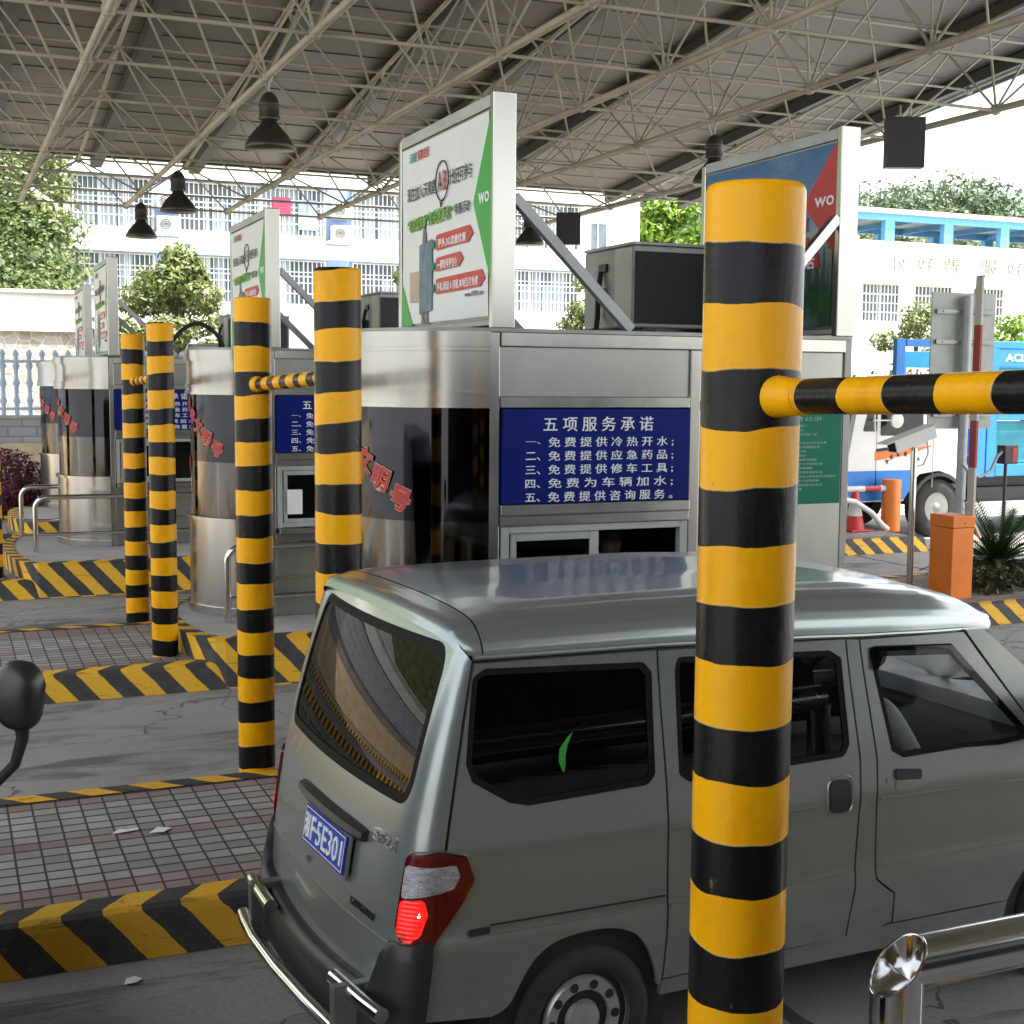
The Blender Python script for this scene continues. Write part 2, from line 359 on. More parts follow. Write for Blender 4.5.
# ------------------------------------------------------------------ mesh builder
class MB:
    def __init__(s): s.v = []; s.f = []; s.uv = None
    def add(s, vs, fs):
        k = len(s.v); s.v += [tuple(p) for p in vs]; s.f += [tuple(i + k for i in f) for f in fs]; return s
    def box(s, x0, x1, y0, y1, z0, z1, bev=0):
        if bev <= 0:
            return s.add([(x0, y0, z0), (x1, y0, z0), (x1, y1, z0), (x0, y1, z0), (x0, y0, z1), (x1, y0, z1), (x1, y1, z1), (x0, y1, z1)],
                         [(0, 3, 2, 1), (4, 5, 6, 7), (0, 1, 5, 4), (1, 2, 6, 5), (2, 3, 7, 6), (3, 0, 4, 7)])
        bm = bmesh.new(); bmesh.ops.create_cube(bm, size=1)
        for q in bm.verts:
            q.co = ((x0 + x1) / 2 + q.co.x * (x1 - x0), (y0 + y1) / 2 + q.co.y * (y1 - y0), (z0 + z1) / 2 + q.co.z * (z1 - z0))
        bmesh.ops.bevel(bm, geom=bm.edges[:], offset=bev, segments=2, affect='EDGES', profile=.5)
        s.bm(bm); return s
    def bm(s, bm, mat=None):
        bm.verts.ensure_lookup_table(); bm.verts.index_update()
        s.add([(mat @ q.co if mat else q.co)[:] for q in bm.verts], [[q.index for q in f.verts] for f in bm.faces]); bm.free(); return s
    def obox(s, c, ax, ay, az, hx, hy, hz):
        c = Vector(c); ax, ay, az = Vector(ax).normalized() * hx, Vector(ay).normalized() * hy, Vector(az).normalized() * hz
        vs = [c + i * ax + j * ay + k * az for k in (-1, 1) for j in (-1, 1) for i in (-1, 1)]
        return s.add([q[:] for q in vs], [(0, 2, 3, 1), (4, 5, 7, 6), (0, 1, 5, 4), (1, 3, 7, 5), (3, 2, 6, 7), (2, 0, 4, 6)])
    def tube(s, pts, r, n=10, caps=True, closed=False):
        pts = [Vector(p) for p in pts]; m = len(pts)
        rs = r if isinstance(r, (list, tuple)) else [r] * m
        ref = None; vs = []
        for i, p in enumerate(pts):
            if closed: d = pts[(i + 1) % m] - pts[i - 1]
            else: d = (pts[min(i + 1, m - 1)] - pts[max(i - 1, 0)])
            d.normalize()
            if ref is None:
                ref = Vector((0, 0, 1)) if abs(d.z) < .9 else Vector((1, 0, 0))
            a = (ref - d * ref.dot(d)).normalized(); ref = a; b = d.cross(a)
            for k in range(n):
                t = 2 * PI * k / n; vs.append((p + (a * math.cos(t) + b * math.sin(t)) * rs[i])[:])
        fs = []
        for i in range(m - 1 if not closed else m):
            for k in range(n):
                j = (i + 1) % m
                fs.append((i * n + k, i * n + (k + 1) % n, j * n + (k + 1) % n, j * n + k))
        if caps and not closed:
            fs.append(tuple(range(n - 1, -1, -1))); fs.append(tuple((m - 1) * n + k for k in range(n)))
        return s.add(vs, fs)
    def lathe(s, prof, c=(0, 0, 0), axis='z', n=24, caps=True):
        vs = []; m = len(prof)
        for r, h in prof:
            for k in range(n):
                t = 2 * PI * k / n; a, b = r * math.cos(t), r * math.sin(t)
                p = {'z': (a, b, h), 'y': (a, h, b), 'x': (h, a, b)}[axis]
                vs.append((p[0] + c[0], p[1] + c[1], p[2] + c[2]))
        fs = [(i * n + k, i * n + (k + 1) % n, (i + 1) * n + (k + 1) % n, (i + 1) * n + k) for i in range(m - 1) for k in range(n)]
        if caps and prof[0][0] > 1e-5: fs.append(tuple(range(n)))
        if caps and prof[-1][0] > 1e-5: fs.append(tuple((m - 1) * n + k for k in range(n)))
        return s.add(vs, fs)
    def prism(s, poly, z0, z1):
        n = len(poly); vs = [(x, y, z0) for x, y in poly] + [(x, y, z1) for x, y in poly]
        fs = [tuple(range(n - 1, -1, -1)), tuple(range(n, 2 * n))] + [(i, (i + 1) % n, n + (i + 1) % n, n + i) for i in range(n)]
        return s.add(vs, fs)
    def wall(s, path, z0, z1, th=None, closed=False):
        """upright ribbon along a plan path, given a thickness to its left"""
        n = len(path); P2 = [Vector(p) for p in path]; inn = []
        for i in range(n):
            d = (P2[min(i + 1, n - 1)] - P2[max(i - 1, 0)]).normalized(); inn.append(P2[i] + Vector((-d.y, d.x)) * (th or .01))
        vs = []
        for a, b in zip(P2, inn): vs += [(a.x, a.y, z0), (a.x, a.y, z1), (b.x, b.y, z1), (b.x, b.y, z0)]
        fs = []
        for i in range(n - 1):
            for k in range(4): fs.append((i * 4 + k, i * 4 + (k + 1) % 4, (i + 1) * 4 + (k + 1) % 4, (i + 1) * 4 + k))
        fs += [(3, 2, 1, 0), tuple((n - 1) * 4 + k for k in range(4))]
        return s.add(vs, fs)
    def build(s, name, mat, parent=None, smooth=False, angle=40, fix=True):
        me = bpy.data.meshes.new(name); off = OFF.get(parent.name, Vector()) if parent else Vector()
        me.from_pydata([(Vector(p) - off)[:] for p in s.v], [], s.f); me.update()
        if fix:
            bm = bmesh.new(); bm.from_mesh(me); bmesh.ops.recalc_face_normals(bm, faces=bm.faces[:]); bm.to_mesh(me); bm.free()
        if s.uv:
            uvl = me.uv_layers.new(name='UVMap')
            for l in me.loops: uvl.data[l.index].uv = s.uv[l.vertex_index]
        me.materials.append(M[mat] if isinstance(mat, str) else mat)
        o = bpy.data.objects.new(name, me); COL.objects.link(o)
        if smooth:
            for p in me.polygons: p.use_smooth = True
            me.set_sharp_from_angle(angle=math.radians(angle))
        if parent: o.parent = parent; OFF[o.name] = off
        return o

def tag(o, label=None, cat=None, group=None, kind=None):
    if label: o['label'] = label
    if cat: o['category'] = cat
    if group: o['group'] = group
    if kind: o['kind'] = kind
    return o
def thing(name, loc, label, cat, group=None):
    o = bpy.data.objects.new(name, None); COL.objects.link(o); o.location = loc; o.empty_display_size = .2
    OFF[o.name] = Vector(loc); return tag(o, label, cat, group)
def copy_tree(o, loc=None, label=None, parent=None, skip=()):
    c = o.copy(); COL.objects.link(c); OFF[c.name] = OFF.get(o.name, Vector())
    if parent: c.parent = parent
    if loc is not None: c.location = loc; OFF[c.name] = Vector(loc)
    if label: c['label'] = label
    for ch in list(o.children):
        if ch.name.split('.')[0] in skip: continue
        copy_tree(ch, None, None, c, skip)
    return c

_tc = {}
def text_geo(body, depth=.004, offset=0., res=2):
    k = (body, depth, offset, res)
    if k in _tc: return _tc[k]
    cu = bpy.data.curves.new('t', 'FONT'); cu.body = body; cu.size = 1; cu.extrude = depth; cu.resolution_u = res; cu.offset = offset
    cu.align_x = 'CENTER'; cu.align_y = 'CENTER'
    ob = bpy.data.objects.new('t', cu); COL.objects.link(ob)
    bpy.context.view_layer.update(); dg = bpy.context.evaluated_depsgraph_get()
    me = bpy.data.meshes.new_from_object(ob.evaluated_get(dg))
    g = ([v.co[:] for v in me.vertices], [tuple(p.vertices) for p in me.polygons])
    bpy.data.objects.remove(ob); bpy.data.curves.remove(cu); bpy.data.meshes.remove(me)
    _tc[k] = g; return g
def put_text(mb, body, size, org, xdir, ydir, w=None, depth=.004, bold=0., h=None):
    """lettering centred at org; w/h squeeze it to a given width/height"""
    vs, fs = text_geo(body, depth, bold)
    if not vs: return
    xs = [p[0] for p in vs]; ys = [p[1] for p in vs]
    cx, cy = (max(xs) + min(xs)) / 2, (max(ys) + min(ys)) / 2
    sx = (w / (max(xs) - min(xs))) if w else size; sy = (h / (max(ys) - min(ys))) if h else size
    xd, yd = Vector(xdir).normalized(), Vector(ydir).normalized(); zd = xd.cross(yd).normalized(); o = Vector(org)
    mb.add([(o + xd * (p[0] - cx) * sx + yd * (p[1] - cy) * sy + zd * p[2])[:] for p in vs], fs)

def round_poly(pts, r, n=5):
    out = []; m = len(pts)
    rs = r if isinstance(r, (list, tuple)) else [r] * m
    for i in range(m):
        p = Vector(pts[i]); a = Vector(pts[i - 1]); b = Vector(pts[(i + 1) % m])
        da, db = (a - p), (b - p); la, lb = da.length, db.length
        if rs[i] <= 0: out.append(p[:]); continue
        ang = da.angle(db); d = min(rs[i] / math.tan(ang / 2) if ang > .05 else rs[i], la * .45, lb * .45)
        s0, s1 = p + da.normalized() * d, p + db.normalized() * d
        for k in range(n + 1):
            t = k / n; out.append(((1 - t) ** 2 * s0 + 2 * t * (1 - t) * p + t * t * s1)[:])
    return out
# ------------------------------------------------------------------ camera, light
def camera_light():
    yaw, pitch, roll = math.radians(23.226), math.radians(5.611), math.radians(.463)
    fw = Vector((math.sin(yaw) * math.cos(pitch), math.cos(yaw) * math.cos(pitch), -math.sin(pitch)))
    rt = Vector((math.cos(yaw), -math.sin(yaw), 0)); up = rt.cross(fw)
    c, s = math.cos(roll), math.sin(roll); r2, u2 = c * rt + s * up, c * up - s * rt
    cd = bpy.data.cameras.new('camera'); cd.sensor_width = 36; cd.lens = 36 * 1331.4 / 1024; cd.clip_end = 3000; cd.clip_start = .05
    co = bpy.data.objects.new('camera', cd); COL.objects.link(co)
    mt = Matrix((r2, u2, -fw)).transposed().to_4x4(); mt.translation = (0, 0, 2.5); co.matrix_world = mt; SC.camera = co
    w = bpy.data.worlds.new('World'); SC.world = w; w.use_nodes = True; n = w.node_tree
    bg = n.nodes['Background']; sk = N(n, 'ShaderNodeTexSky', sky_type='NISHITA', sun_disc=False)
    el = math.radians(66); d = Vector((.70, -.62)).normalized()
    sk.sun_elevation = el; sk.sun_rotation = math.atan2(d.x, d.y); sk.air_density = 1.2; sk.dust_density = 3.5; sk.ozone_density = .6
    hs = N(n, 'ShaderNodeHueSaturation'); hs.inputs['Saturation'].default_value = .28; n.links.new(sk.outputs[0], hs.inputs['Color']); n.links.new(hs.outputs[0], bg.inputs[0]); bg.inputs[1].default_value = .15
    ld = bpy.data.lights.new('sun', 'SUN'); ld.energy = 3.2; ld.angle = math.radians(.55); ld.color = (1, .95, .87)
    lo = bpy.data.objects.new('sun', ld); COL.objects.link(lo); lo.location = (20, -30, 40)
    dv = Vector((d.x * math.cos(el), d.y * math.cos(el), math.sin(el))); lo.rotation_euler = dv.to_track_quat('Z', 'Y').to_euler()
    v = SC.view_settings; v.view_transform = 'Standard'; v.look = 'None'; v.gamma = 1; v.exposure = EXPO; v.use_curve_mapping = False
    SC.cycles.max_bounces = 9; SC.cycles.diffuse_bounces = 5; SC.cycles.glossy_bounces = 4; SC.cycles.transparent_max_bounces = 12
    SC.cycles.use_denoising = True; SC.cycles.caustics_reflective = False; SC.cycles.caustics_refractive = False
    SC.cycles.sample_clamp_indirect = 6
EXPO = 2.15

# ------------------------------------------------------------------ setting
def grid_surface(xs, ys, zf):
    mb = MB(); nx = len(xs)
    mb.v = [(x, y, zf(x, y)) for y in ys for x in xs]
    mb.f = [(j * nx + i, j * nx + i + 1, (j + 1) * nx + i + 1, (j + 1) * nx + i) for j in range(len(ys) - 1) for i in range(nx - 1)]
    return mb
def lin(a, b, n): return [a + (b - a) * i / (n - 1) for i in range(n)]

def kerb_run(path, closed=False):
    """path = outer top edge in plan, island on the left hand; painted kerb with its UVs"""
    prof = [(-.085, .002, .235), (-.02, .155, .065), (0, .19, .02), (.03, .205, .02), (.17, .207, .17)]
    mb = MB(); P2 = [Vector(p) for p in path]; n = len(P2); uvs = []
    nrm = []
    for i in range(n):
        d = (P2[(i + 1) % n if closed else min(i + 1, n - 1)] - P2[i - 1 if (closed or i) else 0]).normalized(); nrm.append(Vector((-d.y, d.x)))
    # the u coordinate: x on straight sides, arc length on round noses
    u = [P2[0].x]
    for i in range(1, n):
        d = P2[i] - P2[i - 1]; u.append(u[-1] + (d.length if d.x >= 0 or abs(d.y) > abs(d.x) else -d.length))
    for i in range(n):
        for (o, z, v) in prof:
            q = P2[i] + nrm[i] * o; mb.v.append((q.x, q.y, z)); uvs.append((u[i], v))
    k = len(prof)
    for i in range(n - 1):
        for j in range(k - 1): mb.f.append((i * k + j, (i + 1) * k + j, (i + 1) * k + j + 1, i * k + j + 1))
    mb.uv = uvs; return mb

def island(y0, y1, x0, x1, xr, yk=0, name='traffic_island'):
    """a paved toll island: pavers, painted kerbs all round, a raised kerbed plinth from xr on"""
    base = MB(); r = (y1 - y0) / 2; cy = (y0 + y1) / 2
    root = bpy.data.objects.new(name, None); COL.objects.link(root); root.location = (x0, y0 + .17, 0); OFF[root.name] = Vector(root.location)
    tag(root, kind='structure')
    base.box(x0, x1, y0 + .16, y1 - .16, .0, .2); base.build('pavers', 'pavers', root)
    xs = lin(x0, x1, 40)
    kerb_run([(x, y0) for x in xs]).build('kerb', 'kerb', root, fix=False)
    kerb_run([(x, y1) for x in reversed(xs)]).build('kerb', 'kerb', root, fix=False)
    # raised plinth the booth stands on; its nose is round and painted too
    xe = xr + 4.6
    nose = [(xr + .02 - .30 * math.sin(t), cy - (r - .01) * math.cos(t)) for t in lin(0, PI, 15)]
    if xr < x1:
        pl = MB(); body = [(xe, y0 + .012)] + [(xr + .02, y0 + .012)] + nose[1:-1] + [(xr + .02, y1 - .012), (xe, y1 - .012)]
        pl.prism(body[::-1], .208, .385); pl.build('plinth', 'concrete', root)
        out = [(x, y0 - .004) for x in lin(xe, xr + .02, 12)] + [(a - .006 if 0 < i < 14 else a, b) for i, (a, b) in enumerate(nose)][1:-1] + [(x, y1 + .004) for x in lin(xr + .02, xe, 12)]
        mb = MB(); uvs = []; n = len(out)
        u = [out[0][0]]
        for i in range(1, n):
            dd = math.hypot(out[i][0] - out[i - 1][0], out[i][1] - out[i - 1][1]); u.append(u[-1] - dd if i < 26 else u[-1] + dd)
        for i, (x, y) in enumerate(out):
            front = y < y0 + .05 or y > y1 - .05
            o = -.078 if y < y0 + .05 else (.078 if y > y1 - .05 else 0)
            for (oo, z, v) in ((o if front else 0, .006 if front else .2, .43 if front else .19), (0, .36, .03), (0, .392, 0)):
                mb.v.append((x, y + oo, z)); uvs.append((u[i], v))
            ins = .13; d = Vector((xr + 2 - x, cy - y)); d = Vector((0, cy - y)).normalized() if front else d.normalized()
            mb.v.append((x + d.x * ins, y + d.y * ins, .394)); uvs.append((u[i], .13))
        for i in range(n - 1):
            for j in range(3): mb.f.append((i * 4 + j, i * 4 + j + 1, (i + 1) * 4 + j + 1, (i + 1) * 4 + j))
        mb.uv = uvs; mb.build('kerb', 'kerb', root, fix=False)
    return root

def bank_z(x, y):
    t = max(0, min(1, (y - 23.6) / 5.0)); s = max(0, min(1, (15 - x) / 4.0))
    return (.06 + 1.12 * (t * t * (3 - 2 * t))) * s - .3 * (1 - s)
def hill_z(x, y):
    t = max(0, y - 37.5)
    z = 4.3 + .60 * t - .0016 * t * t
    z += .9 * math.sin(x * .21 + y * .13) + .5 * math.sin(x * .5 - y * .37)
    xe = 4.3 if y < 59.5 else 16; e = max(0, min(1, (xe - x) / .8)); return z * e - 2 * (1 - e)
def far_hill_z(x, y):
    a = ((x - 125) / 75) ** 2 + ((y - 132) / 36) ** 2
    b = ((x - 60) / 90) ** 2 + ((y - 160) / 40) ** 2
    return 19 * math.exp(-a) + 15 * math.exp(-b) + 1.2 * math.sin(x * .17) * math.exp(-a * .5) - 1.5

def setting():
    g = MB(); g.v = [(-1500, -1500, -.02), (1500, -1500, -.02), (1500, 1500, -.02), (-1500, 1500, -.02)]; g.f = [(0, 1, 2, 3)]
    tag(g.build('ground', 'ground'), kind='structure')
    r = grid_surface(lin(-40, 70, 56), lin(-14, 24.5, 20), lambda x, y: 0)
    tag(r.build('road', 'road'), kind='structure')
    island(.42, 2.66, -14, 9, 2.05)
    island(5.786, 7.65, -14, 9, 2.05)
    island(10.72, 12.86, -14, 17, 2.05)
    island(15.9, 19.0, -14, 13.6, .95)
    island(20.75, 23.1, -14, 12, 1.2)
    b = grid_surface(lin(-30, 15.2, 60), lin(23.4, 30, 18), bank_z)
    tag(b.build('earth_bank', 'soil', smooth=True), kind='structure')
    kb = kerb_run([(x, 23.45) for x in lin(-30, 14, 40)]); tag(kb.build('bank_kerb', 'kerb', fix=False), kind='structure')
    h = grid_surface(lin(-60, 18, 98), lin(37.4, 120, 84), hill_z)
    tag(h.build('hillside', 'hill', smooth=True), kind='structure')
    f = grid_surface(lin(-40, 300, 60), lin(90, 210, 40), far_hill_z)
    tag(f.build('far_hill', 'hill', smooth=True), kind='structure')
    # concrete slope beams on the hillside
    s = MB()
    for (xa, ya, xb, yb) in ((-6, 41.5, 4.0, 46.5), (-6, 45.5, 4.0, 51), (2.6, 44.0, 4.1, 42.2), (-8, 51, 4.2, 57)):
        pts = [(xa + (xb - xa) * t, ya + (yb - ya) * t) for t in lin(0, 1, 12)]
        s.tube([(x, y, hill_z(x, y) + .6) for x, y in pts], .075, 4)
    tag(s.build('slope_beams', 'concrete'), kind='structure')

# ------------------------------------------------------------------ vegetation
def leaf_cloud(mb, centre, rad, n, size, rnd, shell=.55, flat=1.0):
    cx, cy, cz = centre; rx, ry, rz = rad
    for _ in range(n):
        while True:
            a, b, c = rnd.uniform(-1, 1), rnd.uniform(-1, 1), rnd.uniform(-1, 1); q = a * a + b * b + c * c
            if .02 < q <= 1 and rnd.random() < (1 - shell) + shell * q: break
        p = Vector((cx + a * rx, cy + b * ry, cz + c * rz))
        d = Vector((a + rnd.gauss(0, .5), b + rnd.gauss(0, .5), c + .5 + rnd.gauss(0, .5))).normalized()
        t = d.cross(Vector((rnd.gauss(0, 1), rnd.gauss(0, 1), rnd.gauss(0, 1)))).normalized(); u = d.cross(t)
        s = size * rnd.uniform(.6, 1.35); l = s * flat
        mb.add([(p - t * s * .32)[:], (p - u * l * .55)[:], (p + t * s * .32)[:], (p + u * l * .75)[:]], [(0, 1, 2, 3)])

def tree(name, loc, h, r, label, group, leaf, seed, clumps=16, per=330, size=.2, trunk=.12, low=.35):
    rnd = random.Random(seed); t = thing(name, loc, label, 'tree', group); x, y, z = loc
    bark = MB(); crown = MB()
    top = Vector((x + rnd.uniform(-.1, .1) * r, y, z + h * .72))
    pts = [Vector((x, y, z - .3)), Vector((x + rnd.uniform(-.12, .12), y, z + h * .25)), Vector((x, y + .1, z + h * .5)), top]
    bark.tube([p[:] for p in pts], [trunk, trunk * .85, trunk * .6, trunk * .2], 8)
    for i in range(clumps):
        f = (i + .5) / clumps; ang = i * 2.4 + rnd.uniform(-.4, .4)
        hh = low + (1 - low) * f
        prof = math.sin(PI * min(1, .18 + .80 * (hh - low) / (1 - low) + .05)) ** .7
        rr = r * prof * rnd.uniform(.35, .95)
        c = Vector((x + rr * math.cos(ang), y + rr * math.sin(ang), z + h * (hh - .04) + rnd.uniform(-.05, .05) * h))
        s0 = Vector((x, y, z + h * max(.2, hh - .3)))
        bark.tube([s0[:], ((s0 + c) / 2 + Vector((0, 0, .05 * h)))[:], c[:]], [trunk * .4, trunk * .25, trunk * .08], 5)
        cr = r * rnd.uniform(.26, .44)
        leaf_cloud(crown, c, (cr, cr, cr * rnd.uniform(.6, .9)), int(per * rnd.uniform(.7, 1.3)), size, rnd)
    bark.build('trunk', 'bark', t, True); crown.build('crown', leaf, t, fix=False)
    return t

def plants():
    T = tree
    T('leafy_tree', (5.65, 34.5, 1.0), 4.75, 1.75, 'bushy green tree against the barred windows, behind the far left booths', 'trees behind the booths', 'leaf_tree', 3, 26, 560, .125, .09, .12)
    T('leafy_tree', (13.6, 37, .5), 6.6, 1.5, 'slim green tree rising behind the big white billboard', 'trees behind the booths', 'leaf_tree', 5, 14, 400, .13, .1, .4)
    T('leafy_tree', (18.0, 36.3, .3), 5.3, 1.35, 'small pale green tree left of the roof air conditioner, under the slanting brace', 'trees behind the booths', 'leaf_tree', 8, 15, 420, .12, .1, .3)
    T('leafy_tree', (30.5, 53.5, 0), 11.3, 3.4, 'tall bright green tree above the black air conditioner', 'trees behind the booths', 'leaf_bright', 11, 24, 420, .26, .2, .4)
    T('leafy_tree', (38.5, 60.5, 0), 11.2, 2.6, 'pale tree top beside the silver billboard post, above the blue pergola', 'trees behind the booths', 'leaf_bright', 12, 14, 260, .28, .2, .4)
    T('leafy_tree', (30.6, 36.5, .5), 4.9, 1.5, 'young yellowish tree before the building with the inscription', 'trees behind the booths', 'leaf_tree', 14, 15, 400, .12, .09, .3)
    T('leafy_tree', (36.2, 38.0, .3), 4.6, 1.5, 'small tree at the right edge of the photo, over the blue truck', 'trees behind the booths', 'leaf_bright', 15, 13, 230, .17, .09, .35)
    T('leafy_tree', (-2.5, 33, 1.2), 4.6, 1.8, 'round green tree beyond the blue fence, left of the white building', 'trees behind the booths', 'leaf_tree', 17, 14, 260, .18, .1, .2)
    # scrub on the hillside: one uncountable mass
    rnd = random.Random(21); s = MB()
    for i in range(900):
        y = 38.5 + 46 * rnd.random() ** 1.3; x = rnd.uniform(-13, 4.2 if y < 59 else 8) if i % 3 == 0 else rnd.uniform(.02 * y, min(.095 * y, 4.2 if y < 59 else 9)); z = hill_z(x, y)
        if z < 2: continue
        r = rnd.uniform(.5, 1.25) * (.7 + (y - 38) / 45)
        leaf_cloud(s, (x, y, z + r * .3), (r, r, r * .65), 110, .13 + (y - 38) * .004, rnd, .75)
    tag(s.build('hillside_scrub', 'leaf_hill', fix=False), kind='stuff')
    s = MB()
    for i in range(330):
        x = rnd.uniform(55, 190); y = rnd.uniform(96, 150); z = far_hill_z(x, y)
        if z < .5: continue
        r = rnd.uniform(1.8, 3.8); leaf_cloud(s, (x, y, z + r * .5), (r, r, r * .85), 190, .55, rnd, .75)
    tag(s.build('far_wood', 'leaf_far', fix=False), kind='stuff')
    # clipped purple bushes on the bank
    for k, (x, y, r, lab) in enumerate(((.95, 24.3, .74, 'larger purple-leaved bush on the earth bank at the left edge of the photo'),
                                        (2.25, 24.6, .62, 'purple-leaved bush half hidden behind the leftmost booth'),
                                        (-.9, 24.5, .7, 'purple-leaved bush left of the photo, on the same earth bank'))):
        t = thing('purple_bush', (x, y, bank_z(x, y)), lab, 'bush', 'purple bushes on the bank')
        c = MB(); leaf_cloud(c, (x, y, bank_z(x, y) + r * .75), (r, r, r * .85), 2600, .075, rnd, .85, 1.5); c.build('foliage', 'leaf_purple', t, fix=False)
        b = MB()
        for a in range(5): b.tube([(x, y, bank_z(x, y) - .1), (x + .3 * math.cos(a * 1.26), y + .3 * math.sin(a * 1.26), bank_z(x, y) + r)], [.03, .01], 5)
        b.build('stem', 'bark', t)
    t = thing('backing_hedge', (25.5, 32.0, 0), 'dark green foliage added behind the white balustrade to darken its gaps', 'backing_hedge')
    c = MB()  # added leaf mass, gives the balusters a dark backing
    for k in range(44): leaf_cloud(c, (19.5 + k * .3, 32.0, 1.5), (.5, .6, 1.55), 150, .14, rnd, .8)
    c.build('foliage', 'leaf_dark', t, fix=False)
    c = MB()
    for k in range(12): c.tube([(20 + k, 32.0, 0), (20 + k, 32.0, 1.6)], [.03, .01], 5)
    c.build('stem', 'bark', t)
    # cycad and low planting on the right-hand island
    x, y = 11.08, 11.72
    t = thing('cycad', (x, y, .2), 'spiky dark green cycad beside the orange barrier cabinet', 'plant')
    b = MB(); b.lathe([(.15, .1), (.14, .22), (.10, .36), (.02, .42)], (x, y, .1), n=12); b.build('trunk', 'bark', t, True)
    c = MB()
    for i in range(62):
        a = i * 2.39996; lift = .10 + 1.30 * ((i * 7) % 62) / 62; L = rnd.uniform(.66, .95)
        d = Vector((math.cos(a), math.sin(a), 0)); pts = []
        for q in lin(0, 1, 9): pts.append(Vector((x, y, .46)) + d * (L * q * math.cos(lift * (1 - .25 * q))) + Vector((0, 0, L * q * math.sin(lift) - .30 * q * q * (1.3 - lift * .7))))
        c.tube([p[:] for p in pts], [.010 - .008 * q for q in lin(0, 1, 9)], 4)
        side = Vector((-d.y, d.x, 0))
        for q in range(1, 9):
            for m_ in range(3):
                p = pts[q - 1].lerp(pts[q], m_ / 3); f = (pts[q] - pts[q - 1]).normalized()
                for sg in (-1, 1):
                    e = p + (side * sg * .8 + f * .6 + Vector((0, 0, .25))).normalized() * (.17 * (1 - .6 * (q / 9)) * min(1, q / 2))
                    w_ = f * .013; c.add([(p - w_)[:], (p + w_)[:], e[:]], [(0, 1, 2)])
    c.build('fronds', 'cycad', t, fix=False)
    s = MB()
    for i in range(46):
        s_ = rnd.random(); px = rnd.uniform(10.55, 13.6); py = rnd.uniform(11.25, 12.35)
        leaf_cloud(s, (px, py, .32), (.2, .2, .17), 55, .07, rnd, .6)
    tag(s.build('flower_bed', 'leaf_flower', fix=False), kind='stuff')
# ------------------------------------------------------------------ striped guard frames
def guard_frame(yn, yf, x, label, dn=0., df=0., r=.107, skin='tape_post'):
    t = thing('guard_portal', (x, yf, 0), label, 'guard portal', 'striped guard frames at the booth fronts')
    prof = [(r, .15), (r, 2.935), (r - .004, 2.948), (r - .010, 2.952), (0, 2.953)]
    for y in (yf, yn):
        mb = MB(); mb.lathe(prof, (x, y, 0), n=48)
        mb.build('post', skin, t, True, 50).location.z = df if y == yf else dn
        # soft plastic sleeve seam where the tape laps over
    z = 2.467
    mb = MB(); ys = lin(yf - .10, yn + .10, 24)
    mb.tube([(x, y, z + .022 * (yf - y) / .82) for y in ys], .0375, 20); mb.build('crossbar', 'tape_bar', t, True, 60)
    # wrapped tape collar at each joint, pulled tight round the bar
    for y, s in ((yf, -1), (yn, 1)):
        mb = MB(); mb.lathe([(.047, .106), (.0445, .125), (.042, .145), (.040, .17), (.0385, .20)] if s > 0 else [(.047, -.106), (.0445, -.125), (.042, -.145), (.040, -.17), (.0385, -.20)], (x, y, z + .022 * (yf - y + (-.15 if s > 0 else .15)) / .82), 'y', 20)
        mb.build('joint_wrap', 'tape_bar', t, True, 60)
    return t

# ------------------------------------------------------------------ stainless U rails
def rail(x, y, x1, label, base=.2, top=1.05, mid=.60, r=.030):
    t = thing('guard_rail', (x, y, base), label, 'guard rail', 'stainless guard rails round the booths')
    c = []; R_ = .13
    for k in range(9):
        a = PI - (PI / 2) * k / 8; c.append((x + R_ + R_ * math.cos(a), y, top - R_ + R_ * math.sin(a)))
    mb = MB(); mb.tube([(x, y, base)] + c + [(x1 - .02, y, top)], r, 16); mb.build('top_rail', 'chrome', t, True, 60)
    mb = MB(); mb.tube([(x, y, mid), (x1, y, mid)], r * .75, 12); mb.build('middle_rail', 'chrome', t, True, 60)
    mb = MB(); mb.tube([(x1 - .02, y, top), (x1 - .02, y, base)], r, 16); mb.build('end_post', 'chrome', t, True, 60)
    mb = MB()
    for xx in (x, x1 - .02): mb.lathe([(.065, 0), (.065, .012), (r, .018)], (xx, y, base), n=16)
    mb.build('foot_flange', 'chrome', t, True)
    return t
